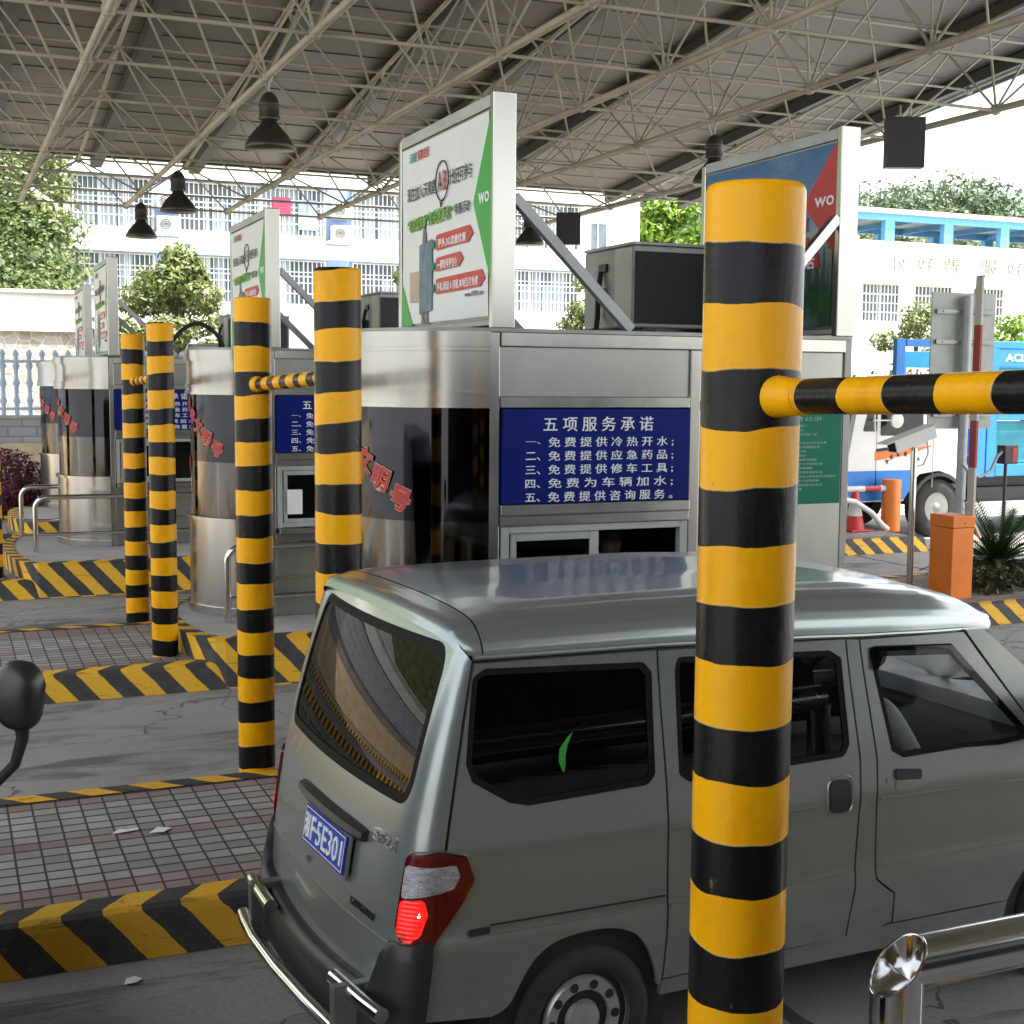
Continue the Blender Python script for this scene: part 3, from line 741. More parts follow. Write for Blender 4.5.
def mitred_rail():
    """the near rail: fat mitred tube, its cut end showing as a bright oval"""
    x, y, top, r = 2.108, 2.50, 1.088, .064
    t = thing('guard_rail', (x, y, .2), 'near stainless guard rail with mitred corner at the bottom right of the photo', 'guard rail', 'stainless guard rails round the booths')
    def skew(axis, p0, p1, m0):
        """tube whose first end is cut on the plane through p0 with normal m0"""
        mb = MB(); p0, p1 = Vector(p0), Vector(p1); d = (p1 - p0).normalized(); a = Vector((0, 1, 0)); b = d.cross(a); n = 40; vs = []
        for k in range(n):
            o = (a * math.cos(2 * PI * k / n) + b * math.sin(2 * PI * k / n)) * r
            q = p0 + o; q = q - d * ((q - p0).dot(m0) / d.dot(m0)); vs.append(q[:])
        for k in range(n):
            o = (a * math.cos(2 * PI * k / n) + b * math.sin(2 * PI * k / n)) * r; vs.append((p1 + o)[:])
        mb.add(vs, [(k, (k + 1) % n, n + (k + 1) % n, n + k) for k in range(n)]); return mb, vs[:n]
    nrm = Vector((1, 0, 1)).normalized()
    face = Vector((-1, 0, 1)).normalized()
    # corner cut at 45 degrees by a plane facing up and outwards, as a flat welded end plate
    h, ring = skew('x', (x, y, top), (x + 2.3, y, top), Vector((1, 0, -1)).normalized() * -1); h.build('top_rail', 'chrome', t, True, 60)
    v, ring2 = skew('z', (x, y, top), (x, y, .2), Vector((1, 0, -1)).normalized()); v.build('post', 'chrome', t, True, 60)
    mb = MB(); R = [Vector(p) for p in ring]; mb.tube([p[:] for p in R], .0035, 8, closed=True); mb.build('weld_bead', 'chrome', t, True)
    mb = MB(); mb.tube([(x + .04, y, .62), (x + 2.3, y, .62)], .025, 14); mb.build('middle_rail', 'chrome', t, True)
    mb = MB(); mb.tube([(x + 2.28, y, top - .03), (x + 2.28, y, .2)], r, 18); mb.build('end_post', 'chrome', t, True)

# ------------------------------------------------------------------ toll booth
BW, BD, BR = 2.296, 1.35, .687
def bow_path(off=0., y0=0., y1=BD, n=25, x_in=0.):
    cx, cy = -.56 + BR, BD / 2; R = BR + off; a0 = math.asin(min(1, (BD / 2) / BR)); 
    return [(cx - R * math.cos(a), cy - R * math.sin(a)) for a in lin(a0, -a0, n)]
def make_booth(x, y, label):
    t = thing('toll_booth', (x, y, .385), label, 'toll booth', 'stainless toll booths')
    def W(pts): return [(x + a, y + b) for a, b in pts]
    def shell(z0, z1, off=0., th=.02):
        mb = MB(); p = bow_path(off)[::-1]; mb.wall(W(p), z0, z1, -th); return mb
    # bow: steel drum, glass in two bands, fascia
    mb = shell(.385, 1.25); mb.build('bow_base', 'steel', t, True, 30)
    g = shell(1.25, 1.76, -.012, .012); g.build('bow_glass', 'glass_booth', t, True, 30)
    g = shell(1.76, 2.375, -.012, .012); g.build('bow_film_glass', 'glass_film', t, True, 30)
    mb = MB()
    for z0, z1, o in ((2.36, 2.385, .018), (2.385, 2.43, .008), (2.43, 2.45, .016), (2.45, 2.655, 0), (2.655, 2.675, .014), (2.675, 2.755, .022)):
        mb.wall(W(bow_path(o)[::-1]), z0, z1, -.03)
    mb.build('bow_fascia', 'steel', t, True, 30)
    mb = MB()
    for z0, z1, o in ((1.235, 1.265, .014), (.385, .46, .012)):
        mb = MB(); mb.wall(W(bow_path(o)[::-1]), z0, z1, -.03); mb.build('bow_trim', 'steel', t, True, 30)
    mb = MB()
    for a in (.0, .62, -.62):
        cx, cy = -.56 + BR, BD / 2
        mb.tube([(x + cx - (BR - .03) * math.cos(a), y + cy - (BR - .03) * math.sin(a), 1.25), (x + cx - (BR - .03) * math.cos(a), y + cy - (BR - .03) * math.sin(a), 2.37)], .012, 8)
    mb.build('bow_mullion', 'steel_dark', t, True)
    # front frame
    mb = MB(); mb.box(x, x + .058, y, y + .058, .385, 2.755, .004); mb.build('corner_post', 'steel', t)
    mb = MB(); mb.box(x, x + .058, y + BD - .058, y + BD, .385, 2.755, .004); mb.build('corner_post', 'steel', t)
    mb = MB(); mb.box(x + 1.205, x + 1.27, y - .004, y + .06, .385, 2.68, .004); mb.build('middle_post', 'steel', t)
    mb = MB(); mb.box(x + 2.245, x + BW, y, y + .06, .385, 2.755, .004); mb.build('end_post', 'steel_dark', t)
    mb = MB(); mb.box(x + .06, x + BW - .052, y - .012, y + .05, 2.68, 2.756, .005); mb.box(x + .06, x + 1.203, y - .008, y + .05, 2.36, 2.42, .004); mb.box(x + 1.272, x + 2.243, y - .006, y + .05, 2.345, 2.40, .004)
    mb.build('front_beam', 'steel', t)
    mb = MB(); mb.box(x + .06, x + 1.203, y + .012, y + .03, 2.421, 2.679); mb.box(x + 1.272, x + 2.243, y + .012, y + .03, 2.401, 2.679); mb.build('fascia_panel', 'steel_panel', t)
    mb = MB(); mb.box(x + .075, x + 1.19, y + .016, y + .028, 2.44, 2.66, .003); mb.build('fascia_inset', 'steel_panel', t)
    # blue service board
    mb = MB(); mb.box(x + .068, x + 1.195, y - .022, y + .01, 1.853, 2.355, .004); sg = mb.build('service_board', 'blue_board', t)
    mb = MB(); cx = x + .63; f = y - .0225
    put_text(mb, '五 项 服 务 承 诺', .08, (cx, f, 2.275), (1, 0, 0), (0, 0, 1), w=.66, h=.078, bold=.004)
    rows = ('免 费 提 供 冷 热 开 水 ;', '免 费 提 供 应 急 药 品 ;', '免 费 提 供 修 车 工 具 ;', '免 费 为 车 辆 加 水 ;', '免 费 提 供 咨 询 服 务 。')
    for i, (q, s) in enumerate(zip('一二三四五', rows)):
        z = 2.178 - i * .073
        put_text(mb, s, .05, (x + .71, f, z), (1, 0, 0), (0, 0, 1), w=.76, h=.054, bold=.003)
        put_text(mb, q + '、', .05, (x + .24, f, z), (1, 0, 0), (0, 0, 1), w=.085, h=(.012 if i == 0 else .044), bold=.003)
    mb.build('lettering', 'white_letter', sg, fix=False)
    mb = MB(); mb.box(x + .06, x + 1.203, y - .028, y + .03, 1.79, 1.85, .006); mb.box(x + .06, x + 1.203, y - .016, y + .03, 1.735, 1.788, .004); mb.build('sign_sill', 'steel', t)
    # sliding window: frame, fixed dark pane left, open right
    mb = MB()
    for x0, x1, z0, z1 in ((.07, .115, 1.18, 1.733), (1.155, 1.203, 1.18, 1.733), (.116, 1.154, 1.185, 1.225), (.116, 1.154, 1.695, 1.733)): mb.box(x + x0, x + x1, y - .004, y + .045, z0, z1, .003)
    w = mb.build('window_frame', 'grey_metal', t)
    mb = MB()
    for x0, x1, z0, z1 in ((.13, .165, 1.226, 1.693), (.60, .655, 1.226, 1.693), (.166, .599, 1.65, 1.693), (.166, .599, 1.226, 1.26)): mb.box(x + x0, x + x1, y + .012, y + .035, z0, z1, .003)
    mb.build('sash', 'grey_metal', w)
    mb = MB(); mb.box(x + .165, x + .60, y + .02, y + .026, 1.26, 1.65); mb.build('pane', 'glass_film', w)
    mb = MB(); mb.box(x + .07, x + 1.203, y - .10, y + .05, 1.13, 1.178, .006); mb.build('window_ledge', 'steel', t)
    mb = MB(); mb.box(x + .06, x + 1.203, y + .01, y + .03, .39, 1.128); mb.box(x + 1.272, x + 2.243, y + .004, y + .03, .39, 2.343)
    mb.build('front_panel', 'steel_panel', t)
    mb = MB(); mb.box(x + .06, x + 1.203, y - .006, y + .02, .72, .75, .003); mb.box(x + 1.272, x + 2.243, y - .006, y + .02, .385, .47, .003); mb.build('panel_trim', 'steel', t)
    # green notice
    mb = MB(); mb.box(x + 1.36, x + 2.235, y - .006, y + .0035, 1.80, 2.325, .002); gn = mb.build('green_notice', 'green_board', t)
    mb = MB(); rnd = random.Random(4)
    put_text(mb, '车辆通行费收费公示', .03, (x + 1.80, y - .0065, 2.296), (1, 0, 0), (0, 0, 1), w=.58, h=.026)
    words = '收费标准依据省交通物价部门批准车辆类型客货吨座公里元次监督电话单位名称期限'
    for i in range(17):
        z = 2.255 - i * .0245; k = rnd.randint(22, 34); s = ''.join(rnd.choice(words) for _ in range(k))
        put_text(mb, s, .016, (x + 1.385 + k * .012, y - .0065, z), (1, 0, 0), (0, 0, 1), w=k * .024, h=.016)
    mb.build('notice_text', 'pale_letter', gn, fix=False)
    # body behind
    mb = MB(); mb.box(x + .06, x + BW, y + BD - .05, y + BD - .02, .39, 2.74); mb.box(x + BW - .03, x + BW - .004, y + .062, y + BD - .052, .39, 2.74)
    mb.build('rear_wall', 'steel_dark', t)
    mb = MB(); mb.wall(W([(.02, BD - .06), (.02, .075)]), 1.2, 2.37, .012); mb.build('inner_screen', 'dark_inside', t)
    poly = W([(BW, 0), (BW, BD)] + bow_path(.01, n=25)[::-1])
    mb = MB(); mb.prism(poly, 2.756, 2.775); mb.build('roof', 'steel_dark', t)
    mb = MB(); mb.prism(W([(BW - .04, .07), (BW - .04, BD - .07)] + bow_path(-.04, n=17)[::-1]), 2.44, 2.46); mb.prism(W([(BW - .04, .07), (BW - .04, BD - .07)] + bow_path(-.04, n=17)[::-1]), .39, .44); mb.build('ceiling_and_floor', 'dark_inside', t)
    mb = MB(); mb.box(x + .10, x + 1.5, y + .09, y + .50, 1.05, 1.09, .005); mb.box(x + .35, x + .62, y + .2, y + .36, 1.12, 1.33, .01); mb.box(x + .45, x + .52, y + .25, y + .31, 1.09, 1.12); mb.build('desk', 'black_plastic', t)
    # red lettering, slanting down round the bow
    cx, cy = -.56 + BR, BD / 2; lt = MB(); ed = MB()
    for i, ch in enumerate('青年文明号'):
        a = -.08 + i * .19; z = 2.27 - i * .098
        nrm = Vector((-math.cos(a), -math.sin(a), 0)); xd = Vector((math.sin(a), -math.cos(a), 0))
        o = Vector((x + cx, y + cy, z)) + nrm * (BR + .004); ca, sa = math.cos(-.36), math.sin(-.36); up = Vector((0, 0, 1))
        X = xd * ca + up * sa; Y = up * ca - xd * sa
        put_text(ed, ch, .135, o, X, Y, bold=.065, depth=.001); put_text(lt, ch, .135, o + nrm * .004, X, Y, bold=.030, depth=.001)
    e = lt.build('bow_lettering', 'red_letter', t, fix=False); ed.build('letter_outline', 'pink_edge', e, fix=False)
    mb = MB(); a = -.1; o = Vector((x + cx, y + cy, 1.72)) + Vector((-math.cos(a), -math.sin(a), 0)) * (BR + .006); xd = Vector((math.sin(a), -math.cos(a), 0))
    pts = [(-.05, .06), (0, .08), (.05, .06), (.05, -.02), (0, -.09), (-.05, -.02)]
    mb.add([(o + xd * p + Vector((0, 0, q)))[:] for p, q in pts], [(0, 1, 2, 3, 4, 5)]); mb.build('red_emblem', 'red_letter', t)
    return t

# ------------------------------------------------------------------ roof-top things
def board(x, y, label, kind):
    t = thing('billboard', (x, y, 2.775), label, 'billboard', 'billboards on the booth roofs' if kind == 'white' else None)
    L, z0, z1, th = 1.50, 2.79, 3.985, .13
    mb = MB(); mb.box(x, x + th, y, y + .05, 2.775, z1, .006); mb.build('end_post', 'steel' , t)
    mb = MB(); mb.box(x, x + th, y + L, y + L + .05, 2.775, z1 - .02, .006); mb.build('end_post', 'steel', t)
    mb = MB(); mb.box(x, x + th, y + .051, y + L - .001, z1 - .075, z1 - .01, .005); mb.build('frame_rail', 'grey_metal', t); mb = MB(); mb.box(x, x + th, y + .051, y + L - .001, z0, z0 + .03, .005); mb.build('frame_rail', 'grey_metal', t)
    mb = MB(); mb.box(x + .012, x + th - .02, y + .055, y + L - .005, z0 + .032, z1 - .078); mb.build('box', 'steel_dark', t)
    # slightly slack vinyl
    mb = MB(); ny, nz = 24, 16
    for j in range(nz):
        for i in range(ny):
            yy = y + .07 + (L - .09) * i / (ny - 1); zz = z0 + .05 + (z1 - .09 - z0 - .05) * j / (nz - 1)
            mb.v.append((x + .006 - .0012 * math.sin(i * .6 + j * .5) - .0012 * math.sin(j * .5 - i * .25), yy, zz))
    mb.f = [(j * ny + i, j * ny + i + 1, (j + 1) * ny + i + 1, (j + 1) * ny + i) for j in range(nz - 1) for i in range(ny - 1)]
    face = mb.build('advert', 'ad_white' if kind == 'white' else M['ad_sky'], t, True)
    fx = x - .0005; E, U = (0, -1, 0), (0, 0, 1)
    # u: 0 at the far (left in view) edge .. 1.44 at the near edge; v: height
    def P(u, v): return (fx, y + L - .02 - u, z0 + .04 + v)
    def quad(mb, pts): mb.add([P(*p) for p in pts], [tuple(range(len(pts)))])
    if kind == 'white':
        g = MB(); quad(g, [(1.20, .62), (1.445, 1.05), (1.445, .20)]); g.build('green_corner', 'wo_green', face, fix=False); g = MB(); quad(g, [(.0, .0), (.0, .27), (.20, .0)]); g.build('green_corner', 'wo_green', face, fix=False)
        g = MB(); fx = x - .0025; put_text(g, 'wo', .12, P(1.355, .63), E, U, w=.15, depth=.0006, bold=.01); g.build('wo_mark', 'white_letter', face, fix=False)
        g = MB(); put_text(g, '沃家庭', .07, P(.22, 1.0), E, U, w=.14, h=.06, depth=.0006, bold=.02); g.build('teal_heading', 'teal_letter', face, fix=False)
        g = MB(); put_text(g, '精彩在沃', .07, P(.40, 1.0), E, U, w=.19, h=.06, depth=.0006, bold=.02); put_text(g, 'B', .1, P(.76, .80), E, U, h=.11, w=.06, depth=.0006, bold=.01)
        g.build('red_heading', 'ad_red', face, fix=False)
        g = MB(); put_text(g, '现在加入沃家庭', .1, P(.36, .785), E, U, w=.50, h=.085, depth=.0006, bold=.005); put_text(g, '计划还可参与', .1, P(1.0, .80), E, U, w=.36, h=.085, depth=.0006, bold=.005)
        put_text(g, '特惠活动!', .07, P(1.04, .615), E, U, w=.24, h=.062, depth=.0006, bold=.005); put_text(g, 'A', .1, P(.68, .80), E, U, h=.11, w=.06, depth=.0006, bold=.01)
        put_text(g, 'www.10010.com', .03, P(1.22, .14), E, U, w=.27, h=.028, depth=.0006)
        ring = [P(.72 + .105 * math.cos(k * PI / 12), .80 + .11 * math.sin(k * PI / 12)) for k in range(24)]; g.tube(ring, .004, 5, closed=True); g.tube([P(.69, .69), P(.705, .655), P(.73, .69)], .004, 5)
        g.build('black_lettering', 'black_letter', face, fix=False)
        g = MB(); put_text(g, '“老友回馈季”', .08, P(.30, .60), E, U, w=.37, h=.08, depth=.0006, bold=.03); put_text(g, '“加油送手机”', .08, P(.68, .61), E, U, w=.42, h=.08, depth=.0006, bold=.03); g.build('lettering_outline', 'black_letter', face, fix=False)
        fx = x - .0045
        g = MB(); put_text(g, '“老友回馈季”', .08, P(.30, .60), E, U, w=.35, h=.078, depth=.0006, bold=.012); put_text(g, '“加油送手机”', .08, P(.68, .61), E, U, w=.42, h=.083, depth=.0006, bold=.012); g.build('green_lettering', 'green_letter', face, fix=False)
        fx = x - .0015
        g = MB()
        for (u0, u1, v, h) in ((.62, 1.20, .46, .085), (.62, 1.06, .335, .075), (.62, 1.38, .21, .085)):
            quad(g, [(u0, v - h / 2), (u1 - .06, v - h / 2 + .004), (u1 - .045, v - h / 2 + .02), (u1, v), (u1 - .03, v + h / 2 - .01), (u1 - .05, v + h / 2 + .008), (u0 + .02, v + h / 2 + .002), (u0, v + h / 2 - .008)])
        g.build('red_banner', 'ad_red', face, fix=False)
        g = MB(); fx = x - .0035
        put_text(g, '更多,3G流量优惠', .05, P(.88, .452), E, U, w=.44, h=.052, depth=.0006, bold=.01); put_text(g, '一键双号更方便', .05, P(.815, .33), E, U, w=.33, h=.055, depth=.0006, bold=.01); put_text(g, '手机,固话 0 月租,本地互打免费', .05, P(.965, .205), E, U, w=.64, h=.052, depth=.0006, bold=.01)
        g.build('banner_lettering', 'white_letter', face, fix=False)
        g = MB()
        for v in (.455, .33, .205): g.add([P(.575 + .025 * math.cos(k * PI / 6), v + .028 * math.sin(k * PI / 6)) for k in range(12)], [tuple(range(12))])
        g.build('bullet_dot', 'green_board', face, fix=False)
        g = MB(); fx = x - .0015; quad(g, [(.33, .06), (.33, .47), (.55, .49), (.55, .08)]); g.build('phone_picture', M['ad_phone'], face, fix=False)
        g = MB(); quad(g, [(.16, .14), (.16, .32), (.33, .32), (.33, .14)]); g.build('box_picture', 'ad_tan', face, fix=False)
        g = MB(); fx = x - .0035
        g.add([P(.42 + .03 * math.cos(k * PI / 6), .60 + .04 * math.sin(k * PI / 6)) for k in range(12)], [tuple(range(12))]); quad(g, [(.405, .57), (.435, .57), (.46, .47), (.385, .465)])
        for u in (.38, .45): quad(g, [(u, .08), (u + .03, .08), (u + .035, 0.0), (u - .01, -.0)])
        g.build('figure_picture', M['ad_figure'], face, fix=False)
    else:
        g = MB(); quad(g, [(1.12, .74), (1.44, 1.08), (1.44, .42)]); g.build('red_corner', 'ad_red', face, fix=False)
        g = MB(); fx = x - .0035; put_text(g, 'wo', .12, P(1.33, .74), E, U, w=.19, depth=.0006, bold=.01); put_text(g, '市话通话', .09, P(1.02, .40), E, U, w=.46, h=.095, depth=.0006, bold=.012); g.build('white_lettering', 'white_letter', face, fix=False)
        g = MB(); put_text(g, '更多优惠', .1, P(.93, .62), E, U, w=.50, h=.095, depth=.0006, bold=.03); put_text(g, '轻松享3G', .1, P(1.0, .515), E, U, w=.60, h=.095, depth=.0006, bold=.03)
        put_text(g, '沃', .2, P(.78, .14), E, U, w=.18, h=.2, depth=.0006, bold=.03); g.build('red_lettering', 'ad_red', face, fix=False)
        g = MB(); fx = x - .0015; quad(g, [(.6, .32), (1.30, .36), (1.27, .46), (.6, .44)]); g.build('red_banner', 'ad_red', face, fix=False)
    # struts
    sx = 1 if kind == 'white' else -1
    bx = x + th if sx > 0 else x
    for yy in ((y + .03, y + L - .04) if kind == 'white' else (y + .03,)):
        mb = MB(); a, b = Vector((bx, yy, 3.46)), Vector((bx + sx * (.70 if sx > 0 else .62), yy, 2.785)); d = (b - a).normalized()
        mb.obox((a + b) / 2, d, (0, 1, 0), d.cross(Vector((0, 1, 0))), (b - a).length / 2, .026, .026); mb.build('strut', 'galv' if sx > 0 else 'steel', t)
    return t

def ad_mats():
    m, n, b, o = nt('printed_sky_and_meadow')
    t = objvec(n); sp = N(n, 'ShaderNodeSeparateXYZ'); n.links.new(t, sp.inputs[0]); z = sp.outputs[2]
    c = ramp(n, math_node(n, 'MULTIPLY', z, 1 / 1.18), [(.0, (.012, .05, .022)), (.22, (.02, .085, .03)), (.36, (.13, .17, .16)), (.52, (.30, .38, .42)), (.62, (.10, .22, .36)), (1, (.015, .10, .25))])
    cl = ramp(n, noise(n, 2.2, 5, .6, objvec(n, (1, 1.2, 2))), [(.5, (0, 0, 0)), (.75, (.4, .4, .4))])
    c = mixc(n, cl, c, (.4, .45, .5))
    fig = math_node(n, 'MULTIPLY', math_node(n, 'GREATER_THAN', noise(n, 7, 3, .6, objvec(n, (1, 2.2, .7))), .52), math_node(n, 'COMPARE', z, .40, .13))
    c = mixc(n, math_node(n, 'MULTIPLY', fig, .8), c, (.02, .04, .035))
    n.links.new(c, b.inputs['Base Color']); b.inputs['Roughness'].default_value = .5; M['ad_sky'] = m
    m, n, b, o = nt('printed_phone')
    c = ramp(n, noise(n, 6, 4, .6, objvec(n, (1, 2, 1))), [(.3, (.05, .06, .07)), (.5, (.12, .16, .20)), (.62, (.08, .22, .36)), (.75, (.32, .34, .36))])
    n.links.new(c, b.inputs['Base Color']); b.inputs['Roughness'].default_value = .5; M['ad_phone'] = m
    M['ad_figure'] = simple('printed_figure', (.16, .13, .13), .5, 0, .7, 14)

def ac_unit(x, y, z, label):
    t = thing('air_conditioner', (x, y, z), label, 'air conditioner', 'air conditioner units on the booth roofs')
    w, d, h = .84, .68, .50
    mb = MB(); mb.box(x, x + w, y, y + d, z + .06, z + h + .06, .012); c = mb.build('cabinet', 'grey_metal', t)
    mb = MB(); mb.box(x + .008, x + w - .03, y - .006, y + .004, z + .085, z + h + .025); mb.build('coil_grille', 'grille', t)
    mb = MB(); mb.box(x - .004, x + w + .004, y - .008, y + d + .004, z + h + .062, z + h + .082, .004); mb.build('lid', 'galv', t)
    mb = MB(); mb.box(x - .006, x + .0, y + .02, y + .24, z + .075, z + h + .05, .002); mb.build('side_panel', 'pale_metal', t)
    mb = MB(); mb.box(x - .02, x + .0, y + .34, y + .44, z + .42, z + .47, .004); mb.box(x - .03, x - .006, y + .36, y + .46, z + .22, z + .32, .008); mb.build('valve_cover', 'black_plastic', t)
    mb = MB(); mb.tube([(x - .02, y + .40, z + .42), (x - .05, y + .38, z + .3), (x - .03, y + .42, z + .15), (x - .10, y + .30, z + .05), (x - .22, y + .22, z + .02)], .018, 8); mb.build('hose', 'rubber', t, True)
    mb = MB(); mb.box(x + .06, x + .14, y - .02, y + d, z, z + .06); mb.box(x + w - .14, x + w - .06, y - .02, y + d, z, z + .06); mb.box(x - .45, x + w, y - .1, y - .04, z + .0, z + .035); mb.build('foot_rail', 'black_plastic', t)
    return t

def lamp(x, y, label, hang=5.9):
    t = thing('high_bay_lamp', (x, y, hang - .06), label, 'lamp', 'high bay lamps under the canopy')
    z = hang - .82
    mb = MB(); mb.lathe([(.272, z), (.282, z + .012), (.272, z + .05), (.235, z + .12), (.18, z + .19), (.125, z + .25), (.095, z + .285), (.085, z + .315)], (x, y, 0), n=40); mb.build('shade', 'lamp_dark', t, True, 60)
    mb = MB(); mb.lathe([(.265, z + .003), (.258, z + .05), (.22, z + .12), (.165, z + .19), (.11, z + .24), (.05, z + .27), (0, z + .275)], (x, y, 0), n=40); mb.build('reflector', 'lamp_in', t, True, 60, fix=False)
    mb = MB(); mb.lathe([(.09, z + .312), (.118, z + .325), (.122, z + .345), (.112, z + .365), (.112, z + .47), (.122, z + .475), (.122, z + .50), (.108, z + .51), (.10, z + .55), (.07, z + .60), (.03, z + .63), (0, z + .63)], (x, y, 0), n=24); mb.build('ballast_housing', 'lamp_dark', t, True, 40)
    mb = MB(); mb.tube([(x, y, z + .62), (x, y, z + .72), (x + .02, y, z + .77), (x, y, z + .80), (x, y, hang - .02)], .010, 8); mb.build('hook', 'galv', t, True)
    return t

def signal_box(x, y, z, label, rz=0.):
    t = thing('lane_signal', (x, y, z + .45), label, 'lane signal', 'lane signal boxes under the canopy')
    c, s = math.cos(rz), math.sin(rz); ax, ay = Vector((c, s, 0)), Vector((-s, c, 0))
    mb = MB(); mb.obox((x, y, z), ax, ay, (0, 0, 1), .075, .24, .31); mb.build('housing', 'black_plastic', t)
    mb = MB(); mb.obox(Vector((x, y, z)) + ax * .079, ax, ay, (0, 0, 1), .003, .215, .285); mb.build('screen', 'black_gloss', t)
    mb = MB(); mb.tube([(x, y - .1, z + .31), (x, y - .1, z + .48)], .014, 6); mb.tube([(x, y + .1, z + .31), (x, y + .1, z + .48)], .014, 6); mb.build('hanger', 'truss', t)
    return t

# ------------------------------------------------------------------ canopy: space frame and deck
XS = [-2.45, -.45, 1.55, 3.51, 5.5, 7.45, 9.37, 12.15]
YS = [13.2 + 2.07 * k for k in range(-10, 8)]
def deck_z(y): return 7.0 + .0935 * (29 - y)
def canopy():
    t = thing('toll_canopy', (3, 10, 5.9), 'huge toll plaza roof of brown sheeting on a pale steel space frame', 'canopy')
    zb = 5.9
    tx = [(a + b) / 2 for a, b in zip(XS, XS[1:])] + [14.3, 16.3]
    ty = [(a + b) / 2 for a, b in zip(YS, YS[1:])]
    tz = lambda y: deck_z(y) - .42 - max(0, (y - 14)) * .018
    for x in XS:
        mb = MB(); mb.tube([(x, YS[0], zb), (x, YS[-1], zb)], .044, 12); mb.build('bottom_chord', 'truss', t, True)
    for y in YS:
        mb = MB(); mb.tube([(XS[0], y, zb - .01), (XS[-1], y, zb - .01)], .021, 8); mb.build('cross_chord', 'truss', t, True)
    for x in tx:
        mb = MB(); mb.tube([(x, y, tz(y)) for y in ty], .034, 8); mb.build('top_chord', 'truss', t, True)
    for y in ty:
        mb = MB(); mb.tube([(tx[0], y, tz(y) + .01), (tx[-1], y, tz(y) + .01)], .020, 6); mb.build('top_cross_chord', 'truss', t, True)
    mb = MB()
    for x in XS:
        for y in YS: mb.lathe([(0, -.075), (.053, -.053), (.075, 0), (.053, .053), (0, .075)], (x, y, zb), n=10)
    for x in tx:
        for y in ty: mb.lathe([(0, -.075), (.05, -.05), (.075, 0), (.05, .05), (0, .075)], (x, y, tz(y)), n=8)
    o = mb.build('node_balls', 'truss', t, True); o['kind'] = 'stuff'
    webs = []
    for j in range(len(YS)):
        for i in range(len(XS)):
            for di in (-1, 0):
                for dj in (-1, 0):
                    a, b = i + di, j + dj
                    if 0 <= a < len(XS) - 1 + (0) and 0 <= b < len(ty): webs.append(((XS[i], YS[j], zb), (tx[a], ty[b], tz(ty[b]))))
            if i == len(XS) - 1:
                for dj in (-1, 0):
                    if 0 <= j + dj < len(ty):
                        webs.append(((XS[i], YS[j], zb), (tx[len(XS) - 1], ty[j + dj], tz(ty[j + dj]))))
    fw = Vector((.3945, .9189)); rt = Vector((.9189, -.3945))
    def key(w):
        m = (Vector(w[0]) + Vector(w[1])) / 2; d = m.x * fw.x + m.y * fw.y
        if d < 2: return 1e9
        l = abs(m.x * rt.x + m.y * rt.y) / d; up = (m.z - 2.5) / d
        return d if l < .40 and up < .32 else 1e6 + d
    webs.sort(key=key)
    for w in webs[:100]:
        mb = MB(); mb.tube(w, .0165, 8); mb.build('web_bar', 'truss', t, True)
    mb = MB()
    for w in webs[100:]: mb.tube(w, .0165, 6)
    o = mb.build('web_lattice', 'truss', t, True); o['kind'] = 'stuff'
    # deck
    x0, x1, y0, y1 = -4.2, 17.4, -30, 29  # near end stretched far out of view to darken the booth fronts
    mb = MB(); mb.add([(x0, y0, deck_z(y0)), (x1, y0, deck_z(y0)), (x1, y1, deck_z(y1)), (x0, y1, deck_z(y1)), (x0, y0, deck_z(y0) + .12), (x1, y0, deck_z(y0) + .12), (x1, y1, deck_z(y1) + .12), (x0, y1, deck_z(y1) + .12)],
                      [(0, 3, 2, 1), (4, 5, 6, 7), (0, 1, 5, 4), (1, 2, 6, 5), (2, 3, 7, 6), (3, 0, 4, 7)])
    yy = y0 + .4
    while yy < y1 - .1:
        mb.add([(x0, yy, deck_z(yy) - .014), (x1, yy, deck_z(yy) - .014), (x1, yy + .05, deck_z(yy) - .014), (x0, yy + .05, deck_z(yy) - .014), (x0, yy - .02, deck_z(yy) + .01), (x1, yy - .02, deck_z(yy) + .01), (x1, yy + .07, deck_z(yy) + .01), (x0, yy + .07, deck_z(yy) + .01)],
               [(0, 1, 2, 3), (0, 4, 5, 1), (2, 6, 7, 3), (0, 3, 7, 4), (1, 5, 6, 2)]); yy += 1.04
    mb.build('roof_deck', 'deck', t)
    for xx in [a + .55 for a in tx]:
        b = MB(); d = .20
        b.add([(xx - .11, y0 + .1, deck_z(y0 + .1) - .03 - d), (xx + .11, y0 + .1, deck_z(y0 + .1) - .03 - d), (xx + .11, y1 - .1, deck_z(y1 - .1) - .03 - d), (xx - .11, y1 - .1, deck_z(y1 - .1) - .03 - d),
               (xx - .11, y0 + .1, deck_z(y0 + .1) - .03), (xx + .11, y0 + .1, deck_z(y0 + .1) - .03), (xx + .11, y1 - .1, deck_z(y1 - .1) - .03), (xx - .11, y1 - .1, deck_z(y1 - .1) - .03)],
              [(0, 3, 2, 1), (4, 5, 6, 7), (0, 1, 5, 4), (1, 2, 6, 5), (2, 3, 7, 6), (3, 0, 4, 7)])
        b.build('purlin', 'truss_dark', t)
    mb = MB(); th = .05
